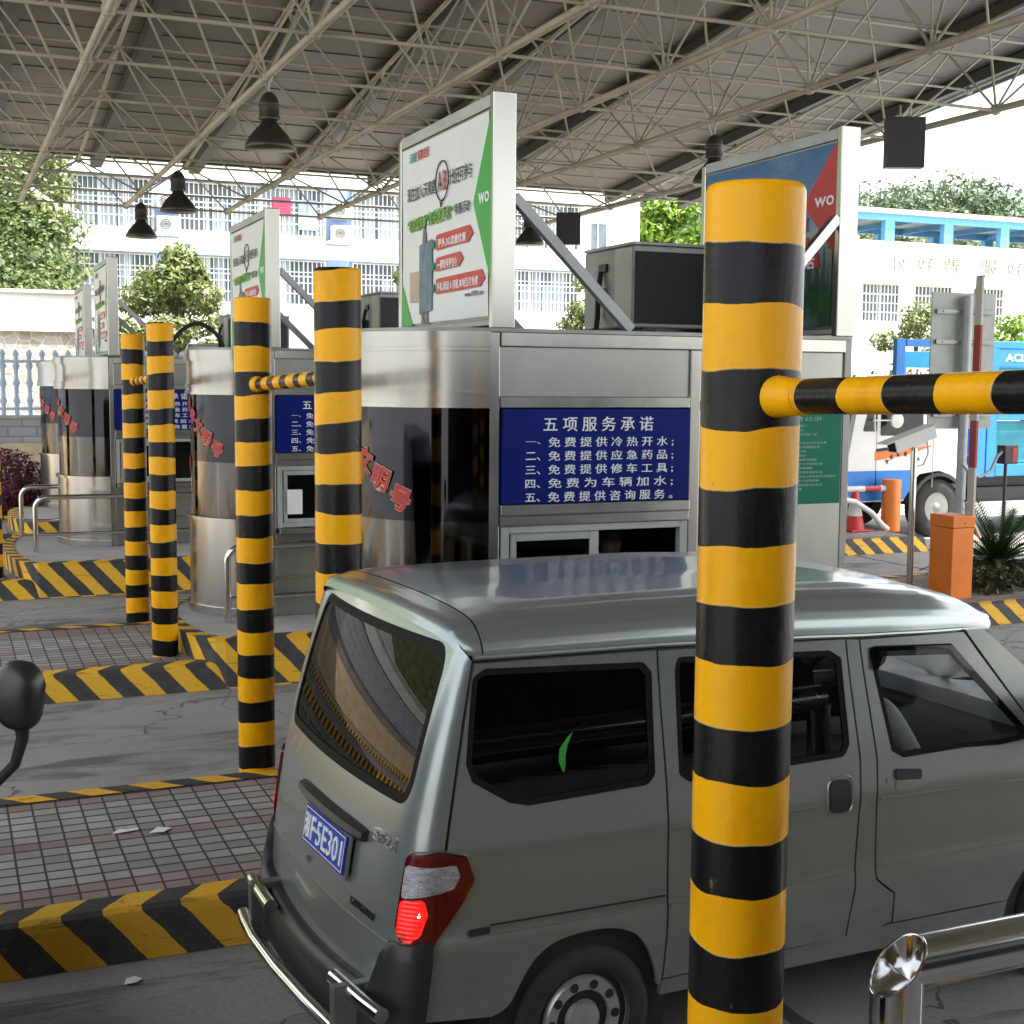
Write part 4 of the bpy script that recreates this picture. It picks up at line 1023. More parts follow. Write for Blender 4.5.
    for (ax, ay, bx, by) in ((x1, y0, x1, y1), (x0, y0, x0, y1)):
        sgn = th if ax > 0 else -th; DR = .14
        mb.add([(ax + .004 * (1 if ax > 0 else -1), ay, deck_z(ay) - DR), (bx + .004 * (1 if ax > 0 else -1), by, deck_z(by) - DR), (bx, by, deck_z(by) + 1.2), (ax, ay, deck_z(ay) + 1.2), (ax + sgn, ay, deck_z(ay) - DR), (bx + sgn, by, deck_z(by) - DR), (bx + sgn, by, deck_z(by) + 1.2), (ax + sgn, ay, deck_z(ay) + 1.2)],
               [(0, 1, 2, 3), (4, 7, 6, 5), (0, 4, 5, 1), (3, 2, 6, 7), (0, 3, 7, 4), (1, 5, 6, 2)])
    mb.box(x0, x1, y1 + .004, y1 + .06, deck_z(y1) - .0, deck_z(y1) + 1.3); mb.box(x0, x1, y0 - .06, y0 - .004, deck_z(y0), deck_z(y0) + 1.2); mb.build('fascia', 'grey_metal', t)
    # inner skirt sheet hanging at the far edge
    mb = MB(); mb.box(x0 + .1, x1 - .2, y1 - .35, y1 - .30, deck_z(y1) - .04, deck_z(y1) + .02); mb.build('gutter', 'truss_dark', t)
# ------------------------------------------------------------------ the silver van
YC = 4.72
def interp(t, tab):
    if t <= tab[0][0]: return tab[0][1]
    for (a, va), (b, vb) in zip(tab, tab[1:]):
        if t <= b:
            k = (t - a) / (b - a); return va + (vb - va) * k
    return tab[-1][1]
def sm(t, tab):
    """smooth interpolation"""
    if t <= tab[0][0]: return tab[0][1]
    for (a, va), (b, vb) in zip(tab, tab[1:]):
        if t <= b:
            k = (t - a) / (b - a); k = k * k * (3 - 2 * k) * .5 + k * .5; return va + (vb - va) * k
    return tab[-1][1]
def sfac(x): return .98076 + .01327 * x
def vmap(x, z):
    s = .98076 / (1 - .01327 * x); return x * s, 2.5 - (2.5 - z) * s
def w_side(z, x):
    z = 2.5 - (2.5 - z) / sfac(x)
    w = sm(z, [(.30, .755), (.45, .768), (.655, .772), (.672, .764), (.93, .768), (.955, .772), (1.10, .765), (1.58, .735), (1.7, .71)])
    if x > 4.3: w -= .12 * ((x - 4.3) / .5) ** 2
    return w
def x_seam(z): return 1.3573 + .0755 * z + .041 * z * z
def x_rear(z): return 1.2906 - .0548 * z + .1277 * z * z
def w_rear(z): return .766 - .092 * max(0, z - 1) ** 2
RIN, LC = .11, .19
def S(u, z):
    """body surface; u >= 0 runs forward along the near side from the rear seam, below 0 round the rear corner,
    -LC .. -LC-2 across the back, then mirrored"""
    mir = 1
    if u < -LC - 1: u = -2 * LC - 2 - u; mir = -1
    xc = x_seam(z)
    if u >= 0:
        x = xc + u; y = -w_side(z, x)
    else:
        w = w_side(z, xc); xr = x_rear(z); A = Vector((xc, -w)); w = w_rear(z); B = Vector((xr, -(w - RIN))); bow = .045
        def rear(r): return Vector((xr - bow * (1 - r * r), r * (w - RIN)))
        if u > -LC:
            t = -u / LC; k = .62
            tB = Vector((-2 * bow / (w - RIN), 1)).normalized()
            h = (A - B).length
            p1 = A + Vector((-1, 0)) * h * k * .75; p2 = B - tB * h * k * .55
            q = A * (1 - t) ** 3 + p1 * 3 * t * (1 - t) ** 2 + p2 * 3 * t * t * (1 - t) + B * t ** 3
        else: q = rear(-1 + (-u - LC))
        x, y = q
    return Vector((x, YC + y * mir, z))
def SN(u, z):
    e = .004; a = S(u + e, z) - S(u - e, z); b = S(u, z + e) - S(u, z - e); return a.cross(b).normalized()
def sideU(x, z): return x - x_seam(z)
def rearU(y, z): return -LC - 1 - (y - YC) / (w_rear(z) - RIN)
def flatpoly(pts): return [(sideU(x, z), z) for x, z in (vmap(*p) for p in pts)]
def densify(poly, d):
    out = []
    for a, b in zip(poly, poly[1:] + poly[:1]):
        n = max(1, int(math.hypot(b[0] - a[0], b[1] - a[1]) / d)); out += [(a[0] + (b[0] - a[0]) * k / n, a[1] + (b[1] - a[1]) * k / n) for k in range(n)]
    return out
def panel(mb, poly, holes=(), off=0., rim=.02, g=.05, mirror=False, back=False):
    """skin panel laid on the body surface, with a folded-in edge of depth rim"""
    loops = [densify(list(p), g * .8) for p in [poly] + list(holes)]
    vs = []; fcs = []
    for l in loops: fcs.append(list(range(len(vs), len(vs) + len(l)))); vs += l
    us = [p[0] for p in loops[0]]; zs = [p[1] for p in loops[0]]; bnd = list(vs); cell = {}
    for p in bnd: cell.setdefault((int(p[0] // .05), int(p[1] // .05)), []).append(p)
    def inside(p):
        c = False
        for l in loops:
            for (ax, ay), (bx, by) in zip(l, l[1:] + l[:1]):
                if (ay > p[1]) != (by > p[1]) and p[0] < (bx - ax) * (p[1] - ay) / (by - ay) + ax: c = not c
        return c
    def put(u, z):
        i, j = int(u // .05), int(z // .05)
        for a in (-1, 0, 1):
            for b in (-1, 0, 1):
                for q in cell.get((i + a, j + b), ()):
                    if abs(q[0] - u) + abs(q[1] - z) < .008: return
        if inside((u, z)): vs.append((u, z)); cell.setdefault((i, j), []).append((u, z))
    rows = [z for z in (.650, .657, .665, .673, .68, .92, .935, .945, .955, .965) if min(zs) < z < max(zs)]
    z = min(zs) + g * .37
    while z < max(zs):
        if all(abs(z - q) > .006 for q in rows): rows.append(z)
        z += g
    for k, z in enumerate(rows):
        u = min(us) + g * (.3 + .37 * (k % 2))
        while u < max(us): put(u, z); u += g
    r = delaunay_2d_cdt([Vector(p) for p in vs], [], fcs, 1, 1e-5)
    pv, _, pf = r[0], r[1], r[2]
    if holes: pf = [f for f in pf if inside((sum(pv[i][0] for i in f) / len(f), sum(pv[i][1] for i in f) / len(f)))]
    def pos(p, o):
        q = S(p[0], p[1]) + SN(p[0], p[1]) * o
        if mirror: q.y = 2 * YC - q.y
        return q[:]
    front = [pos(p, off) for p in pv]; fl = [tuple(f) if not mirror else tuple(reversed(f)) for f in pf]
    mb.add(front, fl)
    if rim:
        for l in loops:
            m = len(l); a = [pos(p, off) for p in l]; b = [pos(p, off - rim) for p in l]
            mb.add(a + b, [(i, (i + 1) % m, m + (i + 1) % m, m + i) for i in range(m)])
    return mb
def strip(mb, poly, width, off, closed=True, g=.03):
    """a thin bead following an outline on the body"""
    l = densify(list(poly), g) if closed else list(poly)
    mb.tube([(S(*p) + SN(*p) * off)[:] for p in l], width, 6, closed=closed); return mb
def inset(poly, d):
    """shrink a polygon by d"""
    n = len(poly); out = []; area = sum(a[0] * b[1] - b[0] * a[1] for a, b in zip(poly, poly[1:] + poly[:1])); s = 1 if area > 0 else -1
    for i in range(n):
        a, b, c = Vector(poly[i - 1]), Vector(poly[i]), Vector(poly[(i + 1) % n]); d1 = (b - a); d2 = (c - b)
        if d1.length < 1e-6 or d2.length < 1e-6: out.append(b[:]); continue
        d1.normalize(); d2.normalize(); n1 = Vector((-d1.y, d1.x)) * s; n2 = Vector((-d2.y, d2.x)) * s; m = (n1 + n2)
        if m.length < 1e-6: out.append(b[:]); continue
        m.normalize(); out.append((b + m * d / max(.4, m.dot(n1)))[:])
    return out
def arch(cx, cz, rx, rz, a0, a1, n=16): return [(cx + rx * math.cos(a), cz + rz * math.sin(a)) for a in lin(a0, a1, n)]

QWIN = [(1.575, 1.535), (1.62, 1.560), (2.21, 1.538), (2.245, 1.50), (2.252, 1.14), (2.225, 1.108), (1.77, 1.088), (1.70, 1.105), (1.565, 1.19), (1.545, 1.25)]
MWIN = [(2.345, 1.545), (2.99, 1.522), (3.045, 1.49), (3.078, 1.165), (3.055, 1.12), (2.39, 1.098), (2.345, 1.13), (2.335, 1.5)]
FWIN = [(3.165, 1.525), (3.56, 1.508), (3.95, 1.13), (3.93, 1.10), (3.80, 1.09), (3.62, 1.097), (3.327, 1.088), (3.27, 1.12)]
def wheel(x, y, s, t):
    """steel wheel, s=-1 faces the camera side"""
    mb = MB(); P = [(.175, -.07), (.19, -.085), (.235, -.088), (.262, -.07), (.275, -.03), (.275, .03), (.262, .07), (.2, .085), (.17, .08)]
    mb.lathe([(r, h * 1.0) for r, h in P], (x, y, .275), 'y', 48, False); ty = mb.build('wheel', 'rubber', t, True, 50)
    mb = MB(); f = s
    prof = [(.180, .078 * f), (.178, .055 * f), (.165, .045 * f), (.160, .052 * f), (.145, .070 * f), (.105, .066 * f), (.098, .045 * f), (.070, .050 * f), (.062, .072 * f), (.02, .078 * f), (0, .078 * f)]
    mb.lathe(prof, (x, y, .275), 'y', 48, False); rim = mb.build('rim', 'rim_silver', ty, True, 40)
    mb = MB()
    for k in range(10):
        a = 2 * PI * k / 10; cx, cz = x + .127 * math.cos(a), .275 + .127 * math.sin(a)
        mb.lathe([(0, .0712 * f), (.017, .0712 * f), (.0175, .069 * f)], (cx, y, cz), 'y', 12)
    for k in range(4):
        a = 2 * PI * k / 4 + .4; mb.lathe([(0, .066 * f), (.011, .066 * f), (.012, .05 * f)], (x + .082 * math.cos(a), y, .275 + .082 * math.sin(a)), 'y', 6)
    mb.build('vent_hole', 'black_plastic', rim)

def roof_top(x): return sm(x, [(1.50, 1.665), (1.535, 1.715), (1.575, 1.722), (1.64, 1.736), (1.8, 1.745), (2.2, 1.75), (2.9, 1.75), (3.3, 1.735), (3.62, 1.70), (3.87, 1.64), (4.05, 1.56)])
def roof_drip(x): return sm(x, [(1.5, 1.60), (2.2, 1.588), (2.85, 1.565), (3.3, 1.545), (3.72, 1.53), (4.05, 1.49)])
def roof_pt(x, k):
    """k in -1..1 across the roof"""
    prof = [(0, 1.0, 0), (.30, .99, 0), (.55, .95, 0), (.70, .90, 0), (.80, .835, 0), (.862, .76, 0), (.90, .67, 0), (.912, .62, 0), (.948, .47, 0), (.972, .30, 0), (.985, .14, 0), (.99, 0, 0)]
    a = abs(k); n = len(prof) - 1; f = a * n; i = min(n - 1, int(f)); q = f - i
    yw = prof[i][0] + (prof[i + 1][0] - prof[i][0]) * q; zh = prof[i][1] + (prof[i + 1][1] - prof[i][1]) * q
    w = w_side(1.6, 2.0) * 1.0; nar = 1.0
    if x < 1.62: nar = 1 - .05 * ((1.62 - x) / .12) ** 2
    if x > 3.4: nar = 1 - .10 * ((x - 3.4) / .63) ** 2
    d = roof_drip(x); z = d + (roof_top(x) - d) * zh
    # shallow stiffening ribs along the roof
    if a < .36: z -= .003 * (.5 + .5 * math.cos(a * 11 * PI)) * min(1, max(0, (x - 1.75) * 4)) * min(1, max(0, (3.5 - x) * 4))
    return Vector((x + (.05 * (a ** 2) if x < 1.62 else 0) * (1.62 - x) / .12 - (.10 * a * a if x > 3.6 else 0) * (x - 3.6) / .43, YC + (1 if k > 0 else -1) * yw * w * nar, z))
def roof_grid(mb, xs, nk=64):
    ks = lin(-1, 1, nk + 1)
    vs = [roof_pt(x, k)[:] for x in xs for k in ks]; m = nk + 1
    return mb.add(vs, [(i * m + j, i * m + j + 1, (i + 1) * m + j + 1, (i + 1) * m + j) for i in range(len(xs) - 1) for j in range(nk)])

def van():
    t = thing('van', (2.9, YC, 0), 'silver-green minivan with tinted windows and blue plate, standing in the toll lane', 'van')
    bs = 1.578
    SE = .006
    wa = [(1.640, .375)] + [(1.70, .405), (1.745, .485), (1.80, .56), (1.88, .606), (2.0, .622), (2.10, .614), (2.18, .58), (2.235, .51), (2.268, .42), (2.275, .375)]
    def smooth(P):
        out = []
        for i in range(len(P) - 1):
            p0, p1, p2, p3 = (Vector(P[max(i - 1, 0)]), Vector(P[i]), Vector(P[i + 1]), Vector(P[min(i + 2, len(P) - 1)]))
            for k in range(5):
                t_ = k / 5; out.append((.5 * (2 * p1 + (p2 - p0) * t_ + (2 * p0 - 5 * p1 + 4 * p2 - p3) * t_ ** 2 + (3 * p1 - p0 - 3 * p2 + p3) * t_ ** 3))[:])
        return out + [P[-1]]
    wa = smooth(wa)
    for mir in (False, True):
        # rear quarter
        q = [(x_seam(z) + SE, z) for z in lin(bs, .40, 14)] + wa + [(2.288, .375), (2.302, .55), (2.305, .684), (2.30, .94), (2.292, 1.1), (2.262, bs - .004)]
        mb = MB(); panel(mb, flatpoly(q), [round_poly(flatpoly(QWIN), .03, 3)], mirror=mir); mb.build('body_side', 'paint', t, True, 50, fix=False)
        # sliding door
        d = [(2.270, bs - .006), (2.300, 1.1), (2.308, .94), (2.313, .684), (2.31, .55), (2.297, .395), (2.82, .418), (3.08, .425), (3.112, .60), (3.125, .94), (3.122, 1.10), (3.06, bs - .02)]
        mb = MB(); panel(mb, flatpoly(d), [round_poly(flatpoly(MWIN), .03, 3)], mirror=mir); dr = mb.build('sliding_door', 'paint', t, True, 50, fix=False)
        # pillar strip with the stepped foot
        p = [(3.068, bs - .022), (3.130, 1.10), (3.133, .94), (3.120, .60), (3.088, .425), (3.245, .437), (3.296, .45), (3.300, .56), (3.258, .59), (3.212, .63), (3.206, .8), (3.20, 1.094), (3.122, bs - .026)]
        mb = MB(); panel(mb, flatpoly(p), [], mirror=mir); mb.build('pillar', 'paint', t, True, 50, fix=False)
        f = [(3.130, bs - .028), (3.208, 1.094), (3.213, .8), (3.219, .632), (3.262, .597), (3.308, .563), (3.304, .445), (3.872, .450), (3.90, .50), (3.955, .57), (4.0, .62), (4.02, 1.07), (3.96, 1.16), (3.62, 1.548)]
        mb = MB(); panel(mb, flatpoly(f), [round_poly(flatpoly(FWIN), .022, 3)], mirror=mir); fd = mb.build('front_door', 'paint', t, True, 50, fix=False)
        # fender
        e = [(4.028, 1.07), (4.008, .63), (4.06, .655), (4.2, .67), (4.33, .64), (4.42, .56), (4.46, .42), (4.60, .40), (4.62, .9), (4.40, 1.06)]
        mb = MB(); panel(mb, flatpoly(e), [], mirror=mir); mb.build('fender', 'paint', t, True, 50, fix=False)
        # sill and A pillar
        s = [(2.296, .385), (2.292, .33), (3.86, .345), (3.878, .44), (3.30, .436), (2.82, .41)]
        mb = MB(); panel(mb, flatpoly(s), [], off=-.006, mirror=mir); mb.build('sill', 'paint', t, True, 50, fix=False)
        a = [(3.63, 1.556), (3.975, 1.155), (4.03, 1.08), (4.36, 1.07), (4.30, 1.10), (3.72, 1.556)]
        mb = MB(); panel(mb, flatpoly(a), [], mirror=mir); mb.build('front_pillar', 'paint', t, True, 50, fix=False)
        for nm, W_, gl, pr in (('quarter_window', QWIN, 'glass_dark', t), ('door_window', MWIN, 'glass_tint', dr), ('front_window', FWIN, 'glass_clear', fd)):
            o = round_poly(flatpoly(W_), .03, 3)
            fr = MB(); panel(fr, o, [inset(o, .022)], off=-.004, rim=.012, mirror=mir); fo = fr.build('window_seal', 'seal', pr, True, 50, fix=False)
            gb = MB(); panel(gb, inset(o, .018), [], off=-.010, rim=0, mirror=mir); gb.build(nm, gl, pr, True, 60, fix=False)
        if not mir:
            # rain visor, handles, rail, key locks
            v = flatpoly([(3.175, 1.520), (3.555, 1.503), (3.90, 1.165), (3.875, 1.165), (3.54, 1.468), (3.225, 1.484), (3.20, 1.43), (3.18, 1.44)])
            mb = MB(); panel(mb, v, [], off=.012, rim=.004); mb.build('rain_visor', 'glass_tint', fd, True, 60, fix=False)
            mb = MB(); panel(mb, round_poly(flatpoly([(2.984, 1.040), (3.078, 1.036), (3.085, .908), (2.99, .912)]), .035, 4), [], off=.004, rim=.006); mb.build('door_handle', 'black_plastic', dr, True, 50, fix=False)
            h = round_poly(flatpoly([(2.976, 1.050), (3.088, 1.046), (3.095, .898), (2.982, .902)]), .04, 4); mb = MB(); strip(mb, h, .004, .001); mb.build('handle_rim', 'paint', dr, True)
            mb = MB(); panel(mb, round_poly(flatpoly([(3.285, 1.052), (3.405, 1.040), (3.408, 1.000), (3.288, 1.008)]), .012, 3), [], off=.010, rim=.014); mb.build('door_handle', 'black_plastic', fd, True, 50, fix=False)
            mb = MB(); panel(mb, round_poly(flatpoly([(3.285, 1.004), (3.408, .996), (3.40, .958), (3.292, .964)]), .012, 3), [], off=.003, rim=.01); panel(mb, round_poly(flatpoly([(3.245, 1.02), (3.266, 1.02), (3.266, .997), (3.245, .997)]), .01, 3), [], off=.004, rim=.006); mb.build('handle_recess', 'steel_panel', fd, True, 50, fix=False)
            mb = MB(); r = round_poly(flatpoly([(1.545, .696), (2.30, .700), (2.30, .668), (1.545, .662)]), .015, 4); panel(mb, r, [], off=.002, rim=.006); sr = mb.build('slide_rail', 'steel_dark', t, True, 50, fix=False)
            mb = MB(); panel(mb, round_poly(flatpoly([(1.552, .692), (1.63, .693), (1.63, .667), (1.552, .666)]), .01, 3), [], off=.004, rim=.004); panel(mb, flatpoly([(1.632, .700), (2.298, .7035), (2.298, .6985), (1.632, .695)]), [], off=.005, rim=.006); mb.build('rail_slot', 'black_plastic', sr, True, 50, fix=False)
            mb = MB(); strip(mb, flatpoly([(x, .6645 + (x - 1.55) * .006) for x in lin(1.56, 2.29, 24)]), .0035, .001, False); mb.build('rail_edge', 'paint', sr, True)
            mb = MB(); strip(mb, flatpoly([(2.318, .662)] + [(x, .665 + (x - 2.3) * .006) for x in lin(2.33, 3.10, 20)]), .005, .001, False); mb.build('crease', 'paint', dr, True)
            mb = MB(); strip(mb, flatpoly([(x, .945) for x in lin(2.315, 2.96, 20)]), .005, .001, False); mb.build('crease', 'paint', dr, True)
            mb = MB(); strip(mb, flatpoly([(x, .945 - (x - 3.2) * .012) for x in lin(3.22, 4.01, 20)]), .005, .001, False); strip(mb, flatpoly([(x, .675 + (x - 3.2) * .016) for x in lin(3.22, 4.0, 20)]), .005, .001, False); mb.build('crease', 'paint', fd, True)
            g = [(.03, -.075), (-.005, -.02), (-.008, .03), (.025, .075), (.048, .095), (.03, .045), (.026, 0), (.032, -.04)]
            mb = MB(); panel(mb, round_poly([(sideU(1.90, 1.235) + a * .8, 1.235 + b * .85) for a, b in g], .012, 3), [], off=-.006, rim=0); mb.build('leaf_sticker', 'wo_green', t, fix=False)
    # tailgate: wraps a little round both corners
    top = 1.672
    sd = lambda z: -.004
    L = [(sd(z), z) for z in lin(.655, 1.585, 21)] + [(-.02, 1.598), (-.07, 1.625), (-.16, top)]; Rr = [(-2 * LC - 2 - u, z) for u, z in reversed(L)]
    hw = round_poly([(rearU(4.085, 1.635), 1.628), (rearU(5.315, 1.635), 1.628), (rearU(5.335, 1.1), 1.095), (rearU(4.065, 1.1), 1.095)], [.10, .10, .11, .11], 6)
    hw = [(u, z) for u, z in hw]
    mb = MB(); panel(mb, L + Rr, [hw], rim=.02, g=.05); tg = mb.build('tailgate', 'paint', t, True, 50, fix=False)
    mb = MB(); panel(mb, hw, [inset(hw, .034)], off=.002, rim=.012); mb.build('window_seal', 'seal', tg, True, 50, fix=False)
    mb = MB(); panel(mb, inset(hw, .030), [], off=-.002, rim=0); mb.build('rear_window', 'glass_rear', tg, True, 60, fix=False)
    xs = lin(1.502, 1.618, 9); mb = MB(); roof_grid(mb, xs); mb.build('gate_top', 'paint', tg, True, 60)
    # plate, its lamp bar, lock, badges
    def rp(y, z, o=.0): return S(rearU(y, z), z) + SN(rearU(y, z), z) * o
    pc = rp(4.60, .838, .02); nr = SN(rearU(4.60, .838), .838); xd = Vector((nr.y, -nr.x, 0)).normalized(); yd = nr.cross(xd).normalized()
    if yd.z < 0: yd = -yd
    xd = yd.cross(nr).normalized()
    mb = MB(); mb.obox(pc, xd, yd, nr, .21, .068, .004); pl = mb.build('licence_plate', 'plate_blue', tg)
    mb = MB(); put_text(mb, '湘', .1, pc - xd * .168 + nr * .0045, xd, yd, w=.055, h=.09, bold=.012); put_text(mb, 'F', .1, pc - xd * .105 + nr * .0045, xd, yd, w=.042, h=.09, bold=.008)
    put_text(mb, '5E301', .1, pc + xd * .062 + nr * .0045, xd, yd, w=.255, h=.09, bold=.006); mb.obox(pc - xd * .076 + nr * .0045, xd, yd, nr, .006, .006, .002)
    for s in (-1, 1):
        mb.obox(pc + yd * s * .061 + nr * .0042, xd, yd, nr, .203, .0016, .001); mb.obox(pc + xd * s * .203 + nr * .0042, xd, yd, nr, .0016, .061, .001)
    mb.build('plate_lettering', 'white_letter', pl, fix=False)
    mb = MB(); mb.obox(pc - nr * .008, xd, yd, nr, .235, .080, .004); mb.build('plate_recess', 'steel_panel', tg)
    mb = MB(); n1 = SN(rearU(4.62, .938), .938)
    prof = [(-.02, -.022), (.03, -.028), (.042, -.012), (.034, .012), (.01, .026), (-.02, .028)]
    vs = []
    for k, xx in enumerate(lin(-.335, .335, 13)):
        c = rp(4.62 - xx, .938, 0); tp = 1 - .25 * (abs(xx) / .335) ** 6
        for a, b in prof: vs.append((c + n1 * (a * tp) + Vector((0, 0, b * tp)))[:])
    mb.add(vs, [(i * 6 + j, i * 6 + (j + 1) % 6, (i + 1) * 6 + (j + 1) % 6, (i + 1) * 6 + j) for i in range(12) for j in range(6)] + [tuple(range(6)), tuple(range(72, 78))]); mb.build('plate_lamp_bar', 'black_plastic', tg, True, 30)
    mb = MB(); c = rp(4.78, .705, .0); mb.tube([c[:], (c + SN(rearU(4.78, .705), .705) * .012)[:]], .012, 12); mb.build('lock', 'chrome', tg)
    c = rp(4.16, .965, .004); n2 = SN(rearU(4.16, .965), .965); xd2 = (yd.cross(n2)).normalized(); yd2 = n2.cross(xd2)
    mb = MB(); put_text(mb, '五菱之光', .05, c, xd2, yd2, w=.17, h=.045, bold=.02, depth=.004); mb.build('badge', 'badge', tg, fix=False)
    c = rp(4.25, .70, .003); n2 = SN(rearU(4.25, .70), .70); xd2 = (yd.cross(n2)).normalized(); yd2 = n2.cross(xd2)
    mb = MB(); put_text(mb, 'LZW6376NF', .04, c, xd2, yd2, w=.19, h=.026, bold=.01, depth=.002); mb.build('badge', 'black_plastic', tg, fix=False)
    # valance under the gate and the black bumper
    L = [(.004, z) for z in lin(.42, .645, 6)]; Rr = [(-2 * LC - 2 - u, z) for u, z in reversed(L)]
    mb = MB(); panel(mb, L + Rr, [], off=.002, rim=.02); mb.build('rear_valance', 'paint', t, True, 50, fix=False)
    mb = MB(); strip(mb, [(u, .651) for u in lin(-.16, -2 * LC - 2 + .16, 40)], .005, .002, False); mb.build('gate_edge', 'paint', tg, True)
    us = lin(-.003, -2 * LC - 1.997, 90); mb = MB(); vs = []; n = 9
    for u in us:
        r = abs(-u - LC - 1); k = max(0, min(1, (r - .93) / .10)); k = k * k * (3 - 2 * k)
        zt = .470 + .03 * r * r + .165 * k; o = .055 - .03 * k
        for (f, oo) in ((0, .0), (.02, o * .55), (.10, o * .95), (.3, o), (.6, o), (.85, o * .95), (.97, o * .7), (1.0, o * .3), (1.0, -.01)):
            z = .255 + (zt - .255) * f; uu = u; vs.append((S(uu, max(z, .31)) + SN(uu, max(z, .31)) * (oo + .003) + Vector((0, 0, min(0, z - .31))))[:])
    mb.add(vs, [(i * n + j, i * n + j + 1, (i + 1) * n + j + 1, (i + 1) * n + j) for i in range(len(us) - 1) for j in range(n - 1)]); mb.build('rear_bumper', 'black_plastic', t, True, 50)
    # tubular guard bar behind
    mb = MB(); y0, y1 = YC - .80, YC + .66
    mb.tube([(1.20, y0 + .04, .325), (1.18, y0 + .14, .325), (1.145, YC - .3, .325), (1.125, YC, .325), (1.122, YC + .3, .325), (1.135, y1 - .18, .325), (1.145, y1 - .10, .325)], .026, 16)
    gb = mb.build('guard_bar', 'chrome', t, True, 60)
    for pts in (((1.235, y0 + .0, .475), (1.215, y0 + .12, .475), (1.190, y0 + .34, .475)), ((1.165, y1 - .44, .475), (1.170, y1 - .28, .475), (1.18, y1 - .13, .475))):
        mb = MB(); mb.tube(pts, .027, 16); mb.build('guard_tube', 'chrome', gb, True, 60)
    mb = MB()
    for y in (y0 + .22, y1 - .22): mb.box(1.14, 1.32, y - .02, y + .02, .34, .50, .005); mb.build('bracket', 'steel_dark', gb); mb = MB()
    # tail lamps
    for mir in (False, True):
        z_ = lambda pts: [(u, z) for u, z in pts]
        outl = round_poly([(-.135, .958), (-.02, .972), (.075, .945), (.118, .862), (.085, .79), (-.006, .652), (-.10, .652), (-.140, .72)], [.03, .02, .03, .02, .02, .02, .02, .02], 3)
        mb = MB(); panel(mb, outl, [], off=.012, rim=.02, g=.02, mirror=mir); tl = mb.build('tail_lamp', 'tail_dark', t, True, 60, fix=False)
        mb = MB(); panel(mb, round_poly([(-.128, .925), (.04, .925), (.062, .885), (.045, .845), (-.02, .835), (-.128, .815)], .015, 3), [], off=.0145, rim=.003, g=.02, mirror=mir); mb.build('clear_lens', 'tail_clear', tl, True, 60, fix=False)
        mb = MB(); panel(mb, round_poly([(-.130, .808), (-.045, .82), (-.028, .77), (-.042, .70), (-.085, .668), (-.130, .70)], .02, 3), [], off=.0145, rim=.003, g=.02, mirror=mir); mb.build('lit_lens', 'tail_lit', tl, True, 60, fix=False)
        mb = MB(); c = S(-.055, .765) + SN(-.055, .765) * .017
        if mir: c.y = 2 * YC - c.y
        mb.lathe([(0, -.004), (.0045, 0), (0, .004)], c[:], n=8); mb.build('bulb', 'bulb', tl, True)
        if not mir: mb = MB(); strip(mb, inset(outl, -.005), .004, .002); mb.build('lamp_edge', 'steel_panel', tl, True)
    # roof
    xs = lin(1.624, 1.75, 5) + lin(1.80, 3.6, 30)[0:] + lin(3.65, 4.05, 12); mb = MB(); roof_grid(mb, xs, 96); rf = mb.build('roof', 'paint', t, True, 40)
    for sg in (1, -1):
        mb = MB(); mb.tube([(x, YC - sg * (abs(roof_pt(x, .999).y - YC) + .006), roof_drip(x) - .004) for x in lin(1.585, 3.84, 30)], .009, 8); mb.build('rain_gutter', 'paint', rf, True)
        mb = MB(); mb.tube([(x, YC - sg * (abs(roof_pt(x, .999).y - YC) - .004), roof_drip(x) - .020) for x in lin(1.585, 3.82, 30)], .008, 6); mb.build('gutter_shadow_strip', 'black_plastic', rf, True)  # black bead drawn in as the shade under the gutter
    # front: nose, windscreen
    mb = MB(); ys = lin(-.70, .70, 15); zs = [.36, .5, .7, .9, 1.0, 1.05]; xf = lambda z: interp(z, [(.36, 4.79), (.9, 4.81), (1.05, 4.63)])
    vs = [(xf(z) - .16 * (y / .7) ** 4 - .05 * (y / .7) ** 2, YC + y * (1 if z < 1 else .97), z) for z in zs for y in ys]; mb.add(vs, [(i * 15 + j, i * 15 + j + 1, (i + 1) * 15 + j + 1, (i + 1) * 15 + j) for i in range(5) for j in range(14)])
    vs = [(4.45 + .2 * k - .1 * (y / .7) ** 4 * k, YC + y * .97, 1.085 - .03 * k) for k in (0, 1) for y in ys]; mb.add(vs, [(j, j + 1, 16 + j, 15 + j) for j in range(14)]); mb.build('nose', 'paint', t, True, 40)
    mb = MB(); mb.box(4.70, 4.85, YC - .70, YC + .70, .27, .47, .04); mb.build('front_bumper', 'black_plastic', t)
    for s in (-1, 1):
        mb = MB(); mb.lathe([(0, 4.795), (.07, 4.79), (.09, 4.75)], (0, YC + s * .52, .78), 'x', 20); mb.build('headlamp', 'tail_clear', t, True)
    mb = MB(); wy = lin(-1, 1, 13); wz = lin(0, 1, 7)
    vs = [(4.02 + .46 * k - .11 * y * y * (1 - k * .3), YC + y * (.63 + .045 * k), 1.565 - .52 * k - .02 * y * y * (1 - k)) for k in wz for y in wy]
    mb.add(vs, [(i * 13 + j, i * 13 + j + 1, (i + 1) * 13 + j + 1, (i + 1) * 13 + j) for i in range(6) for j in range(12)]); ws = mb.build('windscreen', 'glass_clear', t, True)
    mb = MB(); mb.tube([(4.47, YC + .45, 1.06), (4.45, YC + .1, 1.10), (4.36, YC - .25, 1.17)], .010, 6); mb.tube([(4.45, YC + .12, 1.10), (4.32, YC + .58, 1.21)], .008, 6); mb.tube([(4.47, YC - .25, 1.06), (4.38, YC - .55, 1.14)], .009, 6); mb.build('wiper', 'black_plastic', ws, True)
